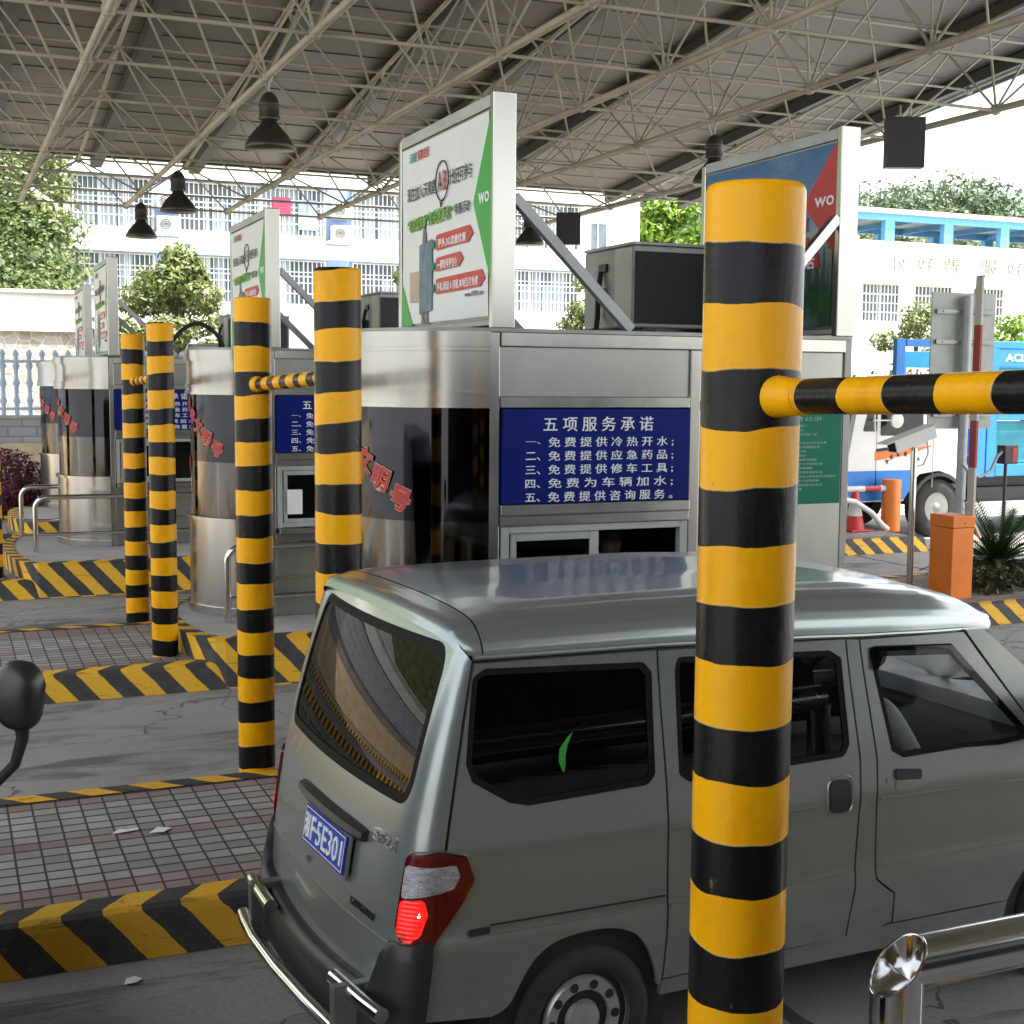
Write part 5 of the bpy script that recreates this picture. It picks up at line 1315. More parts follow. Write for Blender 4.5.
    # cabin
    mb = MB(); mb.box(1.45, 4.45, YC - .68, YC + .68, .34, .40); mb.build('floor', 'dark_inside', t)
    mb = MB(); mb.box(1.42, 1.47, YC - .62, YC + .62, .5, 1.02); mb.build('gate_lining', 'dark_inside', t)
    mb = MB(); mb.box(4.10, 4.29, YC - .66, YC + .66, .62, 1.03, .03); ds = mb.build('dashboard', 'black_plastic', t)
    mb = MB(); mb.box(4.25, 4.46, YC - .68, YC + .68, .96, 1.10, .03); mb.build('dash_top', 'dash', ds)
    mb = MB(); mb.tube([(3.97 + .05 * math.sin(a), YC + .36 + .18 * math.cos(a), 1.03 + .17 * math.sin(a)) for a in lin(0, 2 * PI, 25)[:-1]], .013, 8, closed=True); mb.tube([(3.98, YC + .36, 1.03), (4.16, YC + .36, .92)], .03, 8); mb.build('steering_wheel', 'black_plastic', t, True)
    for x, y, w in ((3.36, YC - .36, .24), (3.36, YC + .36, .24), (2.30, YC, .58), (1.72, YC, .58)):
        mb = MB(); mb.box(x - .05, x + .42, y - w, y + w, .58, .72, .04); st = mb.build('seat', 'seat', t, True, 40)
        b = MB(); b.obox((x - .12, y, .96), (1, 0, .22), (0, 1, 0), (-.22, 0, 1), .05, w - .01, .28); 
        for hy in ((0,) if w < .3 else (-.32, .32)): b.obox((x - .20, y + hy, 1.30), (1, 0, .22), (0, 1, 0), (-.22, 0, 1), .04, .12, .075)
        b.build('seat_back', 'seat', st)
    mb = MB(); mb.tube([(4.08, YC - .75, 1.09), (4.15, YC - .83, 1.11), (4.18, YC - .89, 1.12)], .018, 8); wm = mb.build('wing_mirror', 'black_plastic', t, True)
    mb = MB(); mb.box(4.13, 4.22, YC - 1.01, YC - .83, 1.03, 1.22, .03); mb.build('mirror_shell', 'black_plastic', wm, True)
    for x in (2.01, 4.36):
        for s in (-1, 1): wheel(x, YC + s * .675, s, t)
    for x in (2.01, 4.36):
        mb = MB(); mb.lathe([(.36, -.20), (.36, .20), (.30, .21), (.0, .21)], (x, YC - .53, .32), 'y', 28); mb.build('wheel_housing', 'black_plastic', t, True)
    mb = MB(); mb.box(1.35, 4.5, YC - .55, YC + .55, .25, .325); mb.build('underbody', 'black_plastic', t)
    t.rotation_euler = (0, 0, math.radians(3)); t.location = Vector((1.45, 3.95, 0)) + Matrix.Rotation(math.radians(3), 3, 'Z') @ Vector((2.9 - 1.45, YC - 3.95, 0))
    mb = MB(); mb.obox((2.35, YC - .69, .30), (1, 0, 0), (0, 1, 0), (0, 0, 1), .04, .006, .05); mb.build('mud_flap', 'rubber', t)

# ------------------------------------------------------------------ people
def person(loc, face, label, shirt, arm=None, name='person'):
    """seated figure: one skinned body; face = heading angle"""
    t = thing(name, loc, label, 'person')
    J = {'pel': (0, 0, .10), 'bel': (.01, 0, .28), 'che': (.0, 0, .46), 'nek': (.02, 0, .60), 'nk2': (.035, 0, .66),
         'shL': (0, .17, .55), 'elL': (.06, .22, .30), 'wrL': (.28, .20, .24), 'haL': (.36, .19, .24), 'shR': (0, -.17, .55), 'elR': (.08, -.23, .30), 'wrR': (.30, -.19, .25), 'haR': (.38, -.18, .25),
         'hiL': (.02, .09, .07), 'knL': (.44, .11, .10), 'anL': (.46, .11, -.32), 'toL': (.60, .11, -.36), 'hiR': (.02, -.09, .07), 'knR': (.44, -.11, .10), 'anR': (.46, -.11, -.32), 'toR': (.60, -.11, -.36)}
    Rr = {'pel': .13, 'bel': .12, 'che': .125, 'nek': .062, 'nk2': .055, 'sh': .062, 'el': .044, 'wr': .030, 'ha': .034, 'hi': .085, 'kn': .062, 'an': .045, 'to': .04}
    E = [('pel', 'bel'), ('bel', 'che'), ('che', 'nek'), ('nek', 'nk2')] + [e for s in 'LR' for e in (('che', 'sh' + s), ('sh' + s, 'el' + s), ('el' + s, 'wr' + s), ('wr' + s, 'ha' + s), ('pel', 'hi' + s), ('hi' + s, 'kn' + s), ('kn' + s, 'an' + s), ('an' + s, 'to' + s))]
    if arm: J.update(arm)
    ks = list(J); me = bpy.data.meshes.new('body'); me.from_pydata([J[k] for k in ks], [(ks.index(a), ks.index(b)) for a, b in E], [])
    o = bpy.data.objects.new('body', me); COL.objects.link(o)
    m = o.modifiers.new('s', 'SKIN'); m.use_smooth_shade = True
    for i, k in enumerate(ks):
        r = Rr.get(k) or Rr[k[:2]]; me.skin_vertices[0].data[i].radius = (r, r); me.skin_vertices[0].data[i].use_root = (k == 'pel')
    o.modifiers.new('d', 'SUBSURF').levels = 2
    bpy.context.view_layer.update(); ev = o.evaluated_get(bpy.context.evaluated_depsgraph_get()); m2 = bpy.data.meshes.new_from_object(ev); bpy.data.objects.remove(o)
    mb = MB(); c, s = math.cos(face), math.sin(face); L = Vector(loc)
    rot = lambda p: (L + Vector((p[0] * c - p[1] * s, p[0] * s + p[1] * c, p[2])))[:]
    mb.add([rot(v.co) for v in m2.vertices], [tuple(p.vertices) for p in m2.polygons])
    bd = mb.build('body', shirt, t, True, 80)
    # head, nose, ears; hair cap; hands
    h = MB(); prof = [(0, -.125), (.035, -.118), (.058, -.09), (.070, -.04), (.078, .02), (.076, .07), (.055, .105), (.025, .12), (0, .122)]
    hb = MB(); hb.lathe(prof, (0, 0, 0), n=20); h.add([rot((.05 + v[0] * 1.18, v[1] * .98, .80 + v[2])) for v in hb.v], hb.f)
    h.add([rot(p) for p in ((.138, 0, .80), (.165, 0, .775), (.138, .016, .77), (.138, -.016, .77))], [(0, 2, 1), (0, 1, 3), (1, 2, 3)])
    for sgn in (-1, 1): h.add([rot(p) for p in ((.04, sgn * .076, .82), (.06, sgn * .088, .83), (.05, sgn * .09, .78), (.045, sgn * .078, .765))], [(0, 1, 2, 3)])
    h.build('head', 'skin', t, True, 60)
    hr = MB(); vs = []; 
    for v in hb.v:
        x, y, z = v
        if z < -.03 - .05 * 0 + max(0, x) * 1.1 and True:
            if x > -.01 or z < -.07: z2 = None
        vs.append(rot((.046 + x * 1.27 - .004, y * 1.10, .808 + max(z, (.035 if x > .02 else -.075)) * 1.10)))
    hr.add(vs, hb.f); hr.build('hair', 'hair', t, True, 60)
    tr = MB()
    for s_ in 'LR':
        tr.tube([rot(J['hi' + s_]), rot(J['kn' + s_]), rot(J['an' + s_])], [.098, .072, .058], 12)
    tr.build('trousers', 'trousers', t, True)
    return t
# ------------------------------------------------------------------ things at the right: barrier, camera, signs, truck
def right_side():
    # orange barrier cabinet with its raised arm
    t = thing('barrier_gate', (10.05, 11.35, .2), 'orange barrier cabinet with red and white arm raised upright', 'barrier')
    x0, x1, y0, y1 = 9.93, 10.22, 11.16, 11.52
    mb = MB(); mb.box(x0, x1, y0, y1, .2, .965, .008); mb.build('cabinet', 'orange', t)
    mb = MB(); mb.box(x0 - .006, x1 + .006, y0 - .006, y1 + .006, .97, 1.10, .008); mb.build('lid', 'orange', t)
    mb = MB(); mb.tube([(x0 + .15, y0 - .004, 1.02), (x0 + .15, y0 - .009, 1.02)], .009, 10); mb.build('lock', 'black_plastic', t)
    m, n, b, o = nt('red_white_arm_tape'); tc = N(n, 'ShaderNodeTexCoord'); sp = N(n, 'ShaderNodeSeparateXYZ'); n.links.new(tc.outputs['Object'], sp.inputs[0])
    f = math_node(n, 'FRACT', math_node(n, 'MULTIPLY_ADD', sp.outputs[2], 1 / 1.02, .62)); n.links.new(mixc(n, math_node(n, 'LESS_THAN', f, .5), (.50, .48, .45), (.32, .035, .03)), b.inputs[0]); b.inputs['Roughness'].default_value = .5; M['arm_tape'] = m
    mb = MB(); mb.box(10.225, 10.258, 11.20, 11.30, 1.0, 3.66, .004); mb.build('arm', 'arm_tape', t)
    mb = MB(); mb.box(10.259, 10.275, 11.22, 11.28, 1.0, 3.64); mb.build('arm_edge', 'galv', t)
    mb = MB(); mb.obox((10.3, 11.25, .98), (.5, 0, -.8), (0, 1, 0), (.8, 0, .5), .16, .02, .012); mb.build('counter_arm', 'pale_metal', t)
    # traffic camera on a bright post
    t = thing('traffic_camera', (9.84, 11.72, .2), 'white box camera on a slim stainless post, left of the orange cabinet', 'camera')
    mb = MB(); mb.tube([(9.84, 11.72, .2), (9.84, 11.72, 1.80)], .035, 18); mb.lathe([(.09, .2), (.09, .215), (.04, .225)], (9.84, 11.72, 0), n=18); mb.build('post', 'chrome', t, True, 50)
    mb = MB(); d = Vector((.86, -.1, .30)).normalized(); s = Vector((0, 1, 0)); u = d.cross(s) * -1
    c = Vector((9.80, 11.72, 1.90))
    if u.z < 0: u = -u
    mb.obox(c, d, s, u, .26, .075, .065); mb.build('housing', 'white_paint', t)
    mb = MB(); mb.obox(c + u * .075 - d * .05, d, s, u, .32, .095, .006); mb.build('sun_shield', 'white_paint', t)
    mb = MB(); mb.obox(c - d * .262, d, s, u, .004, .06, .05); mb.build('lens_window', 'black_gloss', t)
    mb = MB(); mb.tube([c[:], (9.84, 11.72, 1.78)], .03, 10); mb.tube([(9.99, 11.70, 1.9), (10.02, 11.70, 1.75), (9.96, 11.70, 1.62), (9.87, 11.71, 1.60)], .010, 6); mb.build('bracket', 'pale_metal', t, True)
    # big sign seen from behind
    t = thing('road_sign', (11.95, 13.5, 0), 'tall grey sign panel seen from behind on a galvanised pole', 'road sign')
    mb = MB(); mb.obox((12.0, 13.46, 2.80), (1, -.10, 0), (.10, 1, 0), (0, 0, 1), .47, .012, .86); mb.build('panel', 'grey_metal', t)
    mb = MB(); mb.tube([(11.98, 13.36, 0), (11.98, 13.36, 3.62)], .062, 18); mb.build('pole', 'galv', t, True, 50)
    mb = MB()
    for z in (2.12, 2.58, 3.04, 3.42):
        for sx in (-.28, .28): mb.obox((12 + sx, 13.425 - sx * .1, z), (1, -.1, 0), (.1, 1, 0), (0, 0, 1), .14, .016, .026)
        mb.obox((12, 13.41, z), (1, -.1, 0), (.1, 1, 0), (0, 0, 1), .34, .010, .012)
    mb.build('clamp_bar', 'steel_dark', t)
    # orange bollard with its chained arm, cone
    t = thing('orange_bollard', (13.85, 17.0, .2), 'round orange bollard with a red and white pole, before the truck wheel', 'bollard')
    mb = MB(); mb.lathe([(.15, .18), (.15, .98), (.14, 1.0), (0, 1.0)], (13.85, 17.0, 0), n=24); mb.build('post', 'orange', t, True, 50)
    m, n, b, o = nt('red_white_pole'); tc = N(n, 'ShaderNodeTexCoord'); sp = N(n, 'ShaderNodeSeparateXYZ'); n.links.new(tc.outputs['Object'], sp.inputs[0])
    f = math_node(n, 'FRACT', math_node(n, 'MULTIPLY_ADD', sp.outputs[0], 1 / .72, .75)); n.links.new(mixc(n, math_node(n, 'LESS_THAN', f, .42), (.62, .62, .6), (.4, .03, .04)), b.inputs[0]); M['pole_tape'] = m
    mb = MB(); mb.tube([(12.3, 17.0, .86), (13.72, 17.0, .86)], .05, 12); mb.build('swing_pole', 'pole_tape', t, True)
    t = thing('water_hose', (13.4, 16.9, .2), 'pale flexible pipe curving down from behind the booth to the bollard foot', 'pipe')
    mb = MB(); mb.tube([(12.6, 16.8, .75), (13.0, 16.8, .68), (13.35, 16.85, .50), (13.6, 16.9, .30), (13.72, 16.9, .215)], .045, 10); mb.build('pipe', 'pale_metal', t, True)
    x, y = 13.15, 17.0; t = thing('traffic_cone', (x, y, .205), 'red and white traffic cone beside the booth', 'traffic cone')
    m, n, b, o = nt('cone_bands'); tc = N(n, 'ShaderNodeTexCoord'); sp = N(n, 'ShaderNodeSeparateXYZ'); n.links.new(tc.outputs['Object'], sp.inputs[0])
    f = math_node(n, 'COMPARE', sp.outputs[2], .35, .11); n.links.new(mixc(n, f, (.55, .03, .03), (.72, .7, .68)), b.inputs[0]); M['cone'] = m
    mb = MB(); mb.lathe([(.16, .03), (.045, .66), (.035, .68), (0, .68)], (x, y, .2), n=20); mb.build('cone', 'cone', t, True, 50); mb = MB(); mb.box(x - .2, x + .2, y - .2, y + .2, .206, .235, .01); mb.build('foot', 'red_letter', t)
    # black ticket box on a stalk
    t = thing('roadside_box', (12.5, 13.15, .2), 'small dark control box on a thin post with a grey conduit, before the blue truck', 'control box')
    mb = MB(); mb.box(12.40, 12.62, 13.05, 13.2, 1.50, 1.74, .01); mb.build('box', 'black_plastic', t)
    mb = MB(); mb.tube([(12.5, 13.14, .2), (12.5, 13.14, 1.5)], .022, 8); mb.build('post', 'black_plastic', t)
    mb = MB(); mb.tube([(12.40, 13.1, 1.66), (12.32, 13.1, 1.60), (12.22, 13.1, 1.42), (12.05, 13.1, 1.34), (11.92, 13.12, 1.38), (11.85, 13.2, 1.5)], .020, 8); mb.build('conduit', 'galv', t, True)
    mb = MB(); mb.box(12.623, 12.626, 13.08, 13.17, 1.52, 1.70); mb.box(12.52, 12.60, 13.046, 13.049, 1.53, 1.71); mb.build('notice', 'red_stripe', t)

def truck():
    t = thing('car_carrier_truck', (15.2, 18.2, 0), 'white and blue truck cab under a blue open carrier frame, waiting beyond the orange cabinet', 'truck')
    y0, y1 = 17.25, 19.45
    # cab: side outline in x,z pushed across, front towards -x
    prof = round_poly([(13.15, .62), (13.10, 1.25), (13.20, 1.42), (13.36, 2.26), (13.6, 2.40), (15.35, 2.40), (15.52, 2.25), (15.55, .80), (15.38, .80), (15.28, 1.02), (15.0, 1.10), (14.6, 1.05), (14.35, .78), (14.3, .62)], [.05, .04, .1, .08, .1, .08, .08, .05, .02, .1, .2, .1, .05, .03], 4)
    mb = MB(); n = len(prof); vs = [(x, y0, z) for x, z in prof] + [(x, y1, z) for x, z in prof]; mb.add(vs, [tuple(range(n)), tuple(range(2 * n - 1, n - 1, -1))] + [(i, (i + 1) % n, n + (i + 1) % n, n + i) for i in range(n)]); mb.build('cab', 'white_paint', t)
    def face(pts, mat, name, d=.006, par=t, r=.03):
        mb = MB(); p = round_poly(pts, r, 3); k = len(p); mb.add([(x, y0 - d, z) for x, z in p] + [(x, y0 + .01, z) for x, z in p], [tuple(range(k)), tuple(range(2 * k - 1, k - 1, -1))] + [(i, (i + 1) % k, k + (i + 1) % k, k + i) for i in range(k)]); return mb.build(name, mat, par)
    face([(13.14, .64), (13.11, 1.12), (14.55, 1.12), (14.42, .80), (14.3, .64)], 'blue_truck', 'lower_stripe', .004)
    face([(13.45, 1.75), (13.58, 2.20), (13.72, 2.20), (13.72, 1.75)], 'black_gloss', 'quarter_light')
    dw = face([(13.80, 1.68), (13.80, 2.22), (14.62, 2.22), (14.66, 1.68)], 'black_gloss', 'door_window')
    face([(14.82, 1.95), (14.82, 2.22), (15.25, 2.22), (15.25, 1.95)], 'window_grey', 'rear_window')
    face([(13.70, 1.28), (13.70, 1.42), (14.9, 1.52), (14.4, 1.38)], 'orange', 'stripe', .005, t, .01); face([(13.72, 1.42), (13.72, 1.47), (14.5, 1.55), (14.2, 1.47)], 'trousers', 'stripe', .006, t, .01)
    mb = MB()
    for i, ch in enumerate('AKKRPT'):
        a = 2.6 - i * .40; put_text(mb, ch, .1, (14.25 + .36 * math.cos(a), y0 - .012, 1.16 + .22 * math.sin(a)), (math.sin(a), 0, -math.cos(a)), (math.cos(a), 0, math.sin(a)), bold=.01)
    mb.build('door_lettering', 'trousers', t, fix=False)
    mb = MB()
    for dx in (0, 1.14): mb.box(13.72 + dx, 13.735 + dx, y0 - .004, y0 + .01, .82, 2.28)
    mb.box(14.55, 14.72, y0 - .03, y0 - .005, 1.52, 1.56); mb.build('door_gap', 'galv', t)
    mb = MB(); mb.box(13.08, 13.2, y0 - .02, y1 + .02, .45, .95, .03); mb.build('bumper', 'grey_metal', t)
    mb = MB(); mb.box(13.06, 13.14, y0 + .02, y0 + .36, 1.0, 1.2, .03); mb.box(13.06, 13.14, y1 - .36, y1 - .02, 1.0, 1.2, .03); mb.build('headlight', 'tail_clear', t)
    mb = MB(); mb.add([(13.225, y0 + .12, 1.5), (13.34, y0 + .12, 2.20), (13.34, y1 - .12, 2.20), (13.225, y1 - .12, 1.5)], [(0, 1, 2, 3)]); mb.build('windscreen', 'black_gloss', t)
    mb = MB(); mb.tube([(13.5, y0 - .02, 2.3), (13.48, y0 - .22, 2.3), (13.48, y0 - .26, 1.75)], .015, 6); mb.lathe([(0, -.03), (.12, -.02), (.125, 0), (.12, .02), (0, .03)], (13.95, y0 - .2, 1.93), 'y', 16); mb.tube([(13.48, y0 - .2, 1.93), (13.9, y0 - .2, 1.93)], .012, 6); mb.build('mirror', 'pale_metal', t, True)
    # wheels
    for x in (15.0, 19.0, 20.2, 21.4):
        for (y, s) in ((y0 + .14, -1), (y1 - .14, 1)):
            mb = MB(); mb.lathe([(.25, -.13), (.36, -.145), (.46, -.12), (.49, -.06), (.49, .06), (.46, .12), (.36, .145), (.25, .13)], (x, y, .49), 'y', 32, False); w = mb.build('wheel', 'rubber', t, True, 50)
            mb = MB(); mb.lathe([(.255, .12 * s), (.24, .06 * s), (.16, .03 * s), (.12, .09 * s), (.07, .13 * s), (0, .14 * s)], (x, y, .49), 'y', 24); mb.build('hub', 'steel_dark', w, True, 50)
    mb = MB(); a = arch(15.0, .49, .58, .58, .1, PI - .1, 16); a2 = arch(15.0, .49, .52, .52, .1, PI - .1, 16)[::-1]; p = a + a2; k = len(p)
    mb.add([(x, y0 - .03, z) for x, z in p] + [(x, y0 + .3, z) for x, z in p], [(i, i + 1, 31 - i - 1, 31 - i) for i in range(15)] + [(i, (i + 1) % k, k + (i + 1) % k, k + i) for i in range(k)]); mb.build('mudguard', 'black_plastic', t)
    mb = MB(); mb.box(15.6, 23.5, y0 + .3, y1 - .3, .75, .98); mb.box(15.75, 17.2, y0 + .12, y0 + .5, .42, .80, .03); mb.build('chassis', 'black_plastic', t)
    mb = MB(); mb.box(17.4, 18.3, y0 + .05, y0 + .10, .25, .70, .01); mb.box(15.62, 17.3, y0 + .02, y0 + .07, .30, .56, .01); mb.build('side_guard', 'grey_metal', t)
    mb = MB(); mb.box(15.62, 15.66, y0 - .0, y0 + .02, .32, .55); mb.box(17.24, 17.28, y0, y0 + .02, .32, .55); mb.build('marker', 'red_stripe', t)
    # carrier: blue open frame, its upper deck reaching over the cab
    mb = MB(); Y = (y0 - .05, y1 + .05)
    for y in Y:
        xf = 13.98 if y < 18 else 17.2
        mb.box(xf, xf + .18, y - .05, y + .05, 2.55, 3.22, .01); mb.box(xf + .19, 23.6, y - .05, y + .05, 3.10, 3.22, .01)
        mb.box(15.88, 16.08, y - .06, y + .06, .98, 3.098, .01)
        for x in (17.6, 18.9, 20.2, 21.5, 22.8): mb.box(x, x + .12, y - .05, y + .05, 1.2, 3.098, .008)
        mb.box(16.09, 23.6, y - .05, y + .05, 1.92, 2.06, .008); mb.box(16.09, 23.6, y - .055, y + .055, .99, 1.19, .008); mb.box(16.09, 23.5, y - .04, y + .04, 2.80, 3.098, .008)
        mb.box(15.60, 15.87, y - .05, y + .05, .99, 2.1, .01)
    mb.box(17.4, 23.5, Y[0] + .06, Y[1] - .06, 2.66, 2.70); mb.box(15.6, 23.5, Y[0] + .06, Y[1] - .06, 1.0, 1.06)
    cf = mb.build('carrier_frame', 'blue_truck', t)
    mb = MB(); mb.box(16.12, 23.5, y0 - .01, y0 + .03, 2.10, 2.79); mb.box(16.12, 23.5, y0 + .1, y0 + .14, 1.20, 1.90); mb.build('side_screen', 'teal_panel', t)
    mb = MB(); put_text(mb, '48 808 86', .2, (16.95, y0 - .058, 2.50), (1, 0, 0), (0, 0, 1), w=1.5, h=.2, bold=.03); put_text(mb, 'ACL亚安运输', .2, (16.9, y0 - .093, 2.96), (1, 0, .0), (0, 0, 1), w=1.35, h=.17, bold=.02)
    mb.build('number_lettering', 'white_letter', t, fix=False)

def minibus():
    """dark minibus close behind the van; only its mirror and bumper corner enter the picture"""
    t = thing('minibus', (-2.2, 4.75, 0), 'dark vehicle at the left edge of the photo showing its black oval mirror', 'minibus')
    y0, y1 = 3.95, 5.55
    prof = round_poly([(-4.4, .35), (-4.45, 1.9), (-4.2, 2.05), (-1.3, 2.05), (-.85, 1.85), (-.28, 1.15), (.02, 1.02), (.06, .5), (.0, .33)], [.1, .15, .15, .2, .2, .15, .12, .1, .05], 4)
    mb = MB(); n = len(prof)
    for j, (y, s) in enumerate(((y0, .97), (y0 + .06, 1), (y1 - .06, 1), (y1, .97))):
        cx, cz = -2.2, 1.1; mb.v += [(cx + (x - cx) * s, y, cz + (z - cz) * s) for x, z in prof]
    mb.f = [(j * n + i, j * n + (i + 1) % n, (j + 1) * n + (i + 1) % n, (j + 1) * n + i) for j in range(3) for i in range(n)] + [tuple(range(n)), tuple(range(4 * n - 1, 3 * n - 1, -1))]
    mb.build('body', 'black_gloss', t, True, 35)
    mb = MB(); mb.box(-.10, .085, y0 + .02, y1 - .02, .34, .78, .05); mb.build('bumper', 'black_plastic', t)
    mb = MB(); mb.add([(-.33, y0 + .1, 1.22), (-.80, y0 + .15, 1.80), (-.80, y1 - .15, 1.80), (-.33, y1 - .1, 1.22)], [(0, 1, 2, 3)]); mb.add([(-.9, y0 - .004, 1.2), (-1.1, y0 - .004, 1.75), (-2.3, y0 - .004, 1.75), (-2.3, y0 - .004, 1.2)], [(0, 1, 2, 3)]); mb.build('window', 'glass_dark', t)
    for x in (-.75, -3.5):
        for y in (y0 + .1, y1 - .1):
            mb = MB(); mb.lathe([(.16, -.09), (.28, -.09), (.31, -.05), (.31, .05), (.28, .09), (.16, .09)], (x, y, .31), 'y', 28, False); w = mb.build('wheel', 'rubber', t, True, 50); mb = MB(); mb.lathe([(.165, -.06), (.12, -.04), (0, -.05)], (x, y, .31), 'y', 24); mb.build('rim', 'steel', w, True)
    # oval mirror on a bent arm
    c = Vector((.172, 3.80, 1.635)); mb = MB(); f = Vector((.80, -.55, 0)).normalized(); s = Vector((.55, .80, 0)).normalized(); vs = []; n = 24
    for (d, k) in ((-.045, .6), (-.03, .86), (0, 1.0), (.022, .98), (.026, .90)):
        for i in range(n):
            a = 2 * PI * i / n; w = math.copysign(abs(math.cos(a)) ** .85, math.cos(a)) * .066 * k; h = math.copysign(abs(math.sin(a)) ** .85, math.sin(a)) * .098 * k
            vs.append((c + f * w * (1 + .12 * (h > 0)) + Vector((0, 0, h)) - s * -d)[:])
    mb.add(vs, [(j * n + i, j * n + (i + 1) % n, (j + 1) * n + (i + 1) % n, (j + 1) * n + i) for j in range(4) for i in range(n)] + [tuple(range(n)), tuple(range(5 * n - 1, 4 * n - 1, -1))]); mo = mb.build('mirror', 'mirror_black', t, True, 50)
    mb = MB(); mb.tube([(.178, 3.80, 1.56), (.180, 3.81, 1.515), (.16, 3.83, 1.44), (.10, 3.90, 1.36), (-.05, 4.0, 1.28), (-.2, 4.06, 1.22)], [.022, .017, .015, .015, .016, .02], 10); mb.build('mirror_arm', 'mirror_black', mo, True)

def shade_coach():  # unseen, added to darken the van's near side and the booth steel
    """tall dark vehicle in the next lane, added out of view to block light"""
    t = thing('shade_coach', (2.7, -2.1, 0), 'tall dark vehicle added out of view in the next lane to shade the van side', 'shade_coach')
    x0, x1, y0, y1 = -3.2, 8.6, -3.35, -.85
    mb = MB(); mb.box(x0, x1, y0, y1, .35, 3.35, .12); mb.build('body', 'trousers', t, True, 35)
    mb = MB(); mb.box(x0 + .3, x1 - .3, y1 + .001, y1 + .012, 1.55, 2.85); mb.build('side_window', 'black_gloss', t)
    mb = MB(); mb.box(x1 + .001, x1 + .012, y0 + .15, y1 - .15, 1.2, 3.0); mb.build('windscreen', 'black_gloss', t)
    for x in (-1.0, 6.4):
        for y in (y0 + .16, y1 - .16):
            mb = MB(); mb.lathe([(.28, -.14), (.46, -.15), (.5, -.08), (.5, .08), (.46, .165), (.28, .16)], (x, y, .5), 'y', 28); mb.build('wheel', 'rubber', t, True, 50)

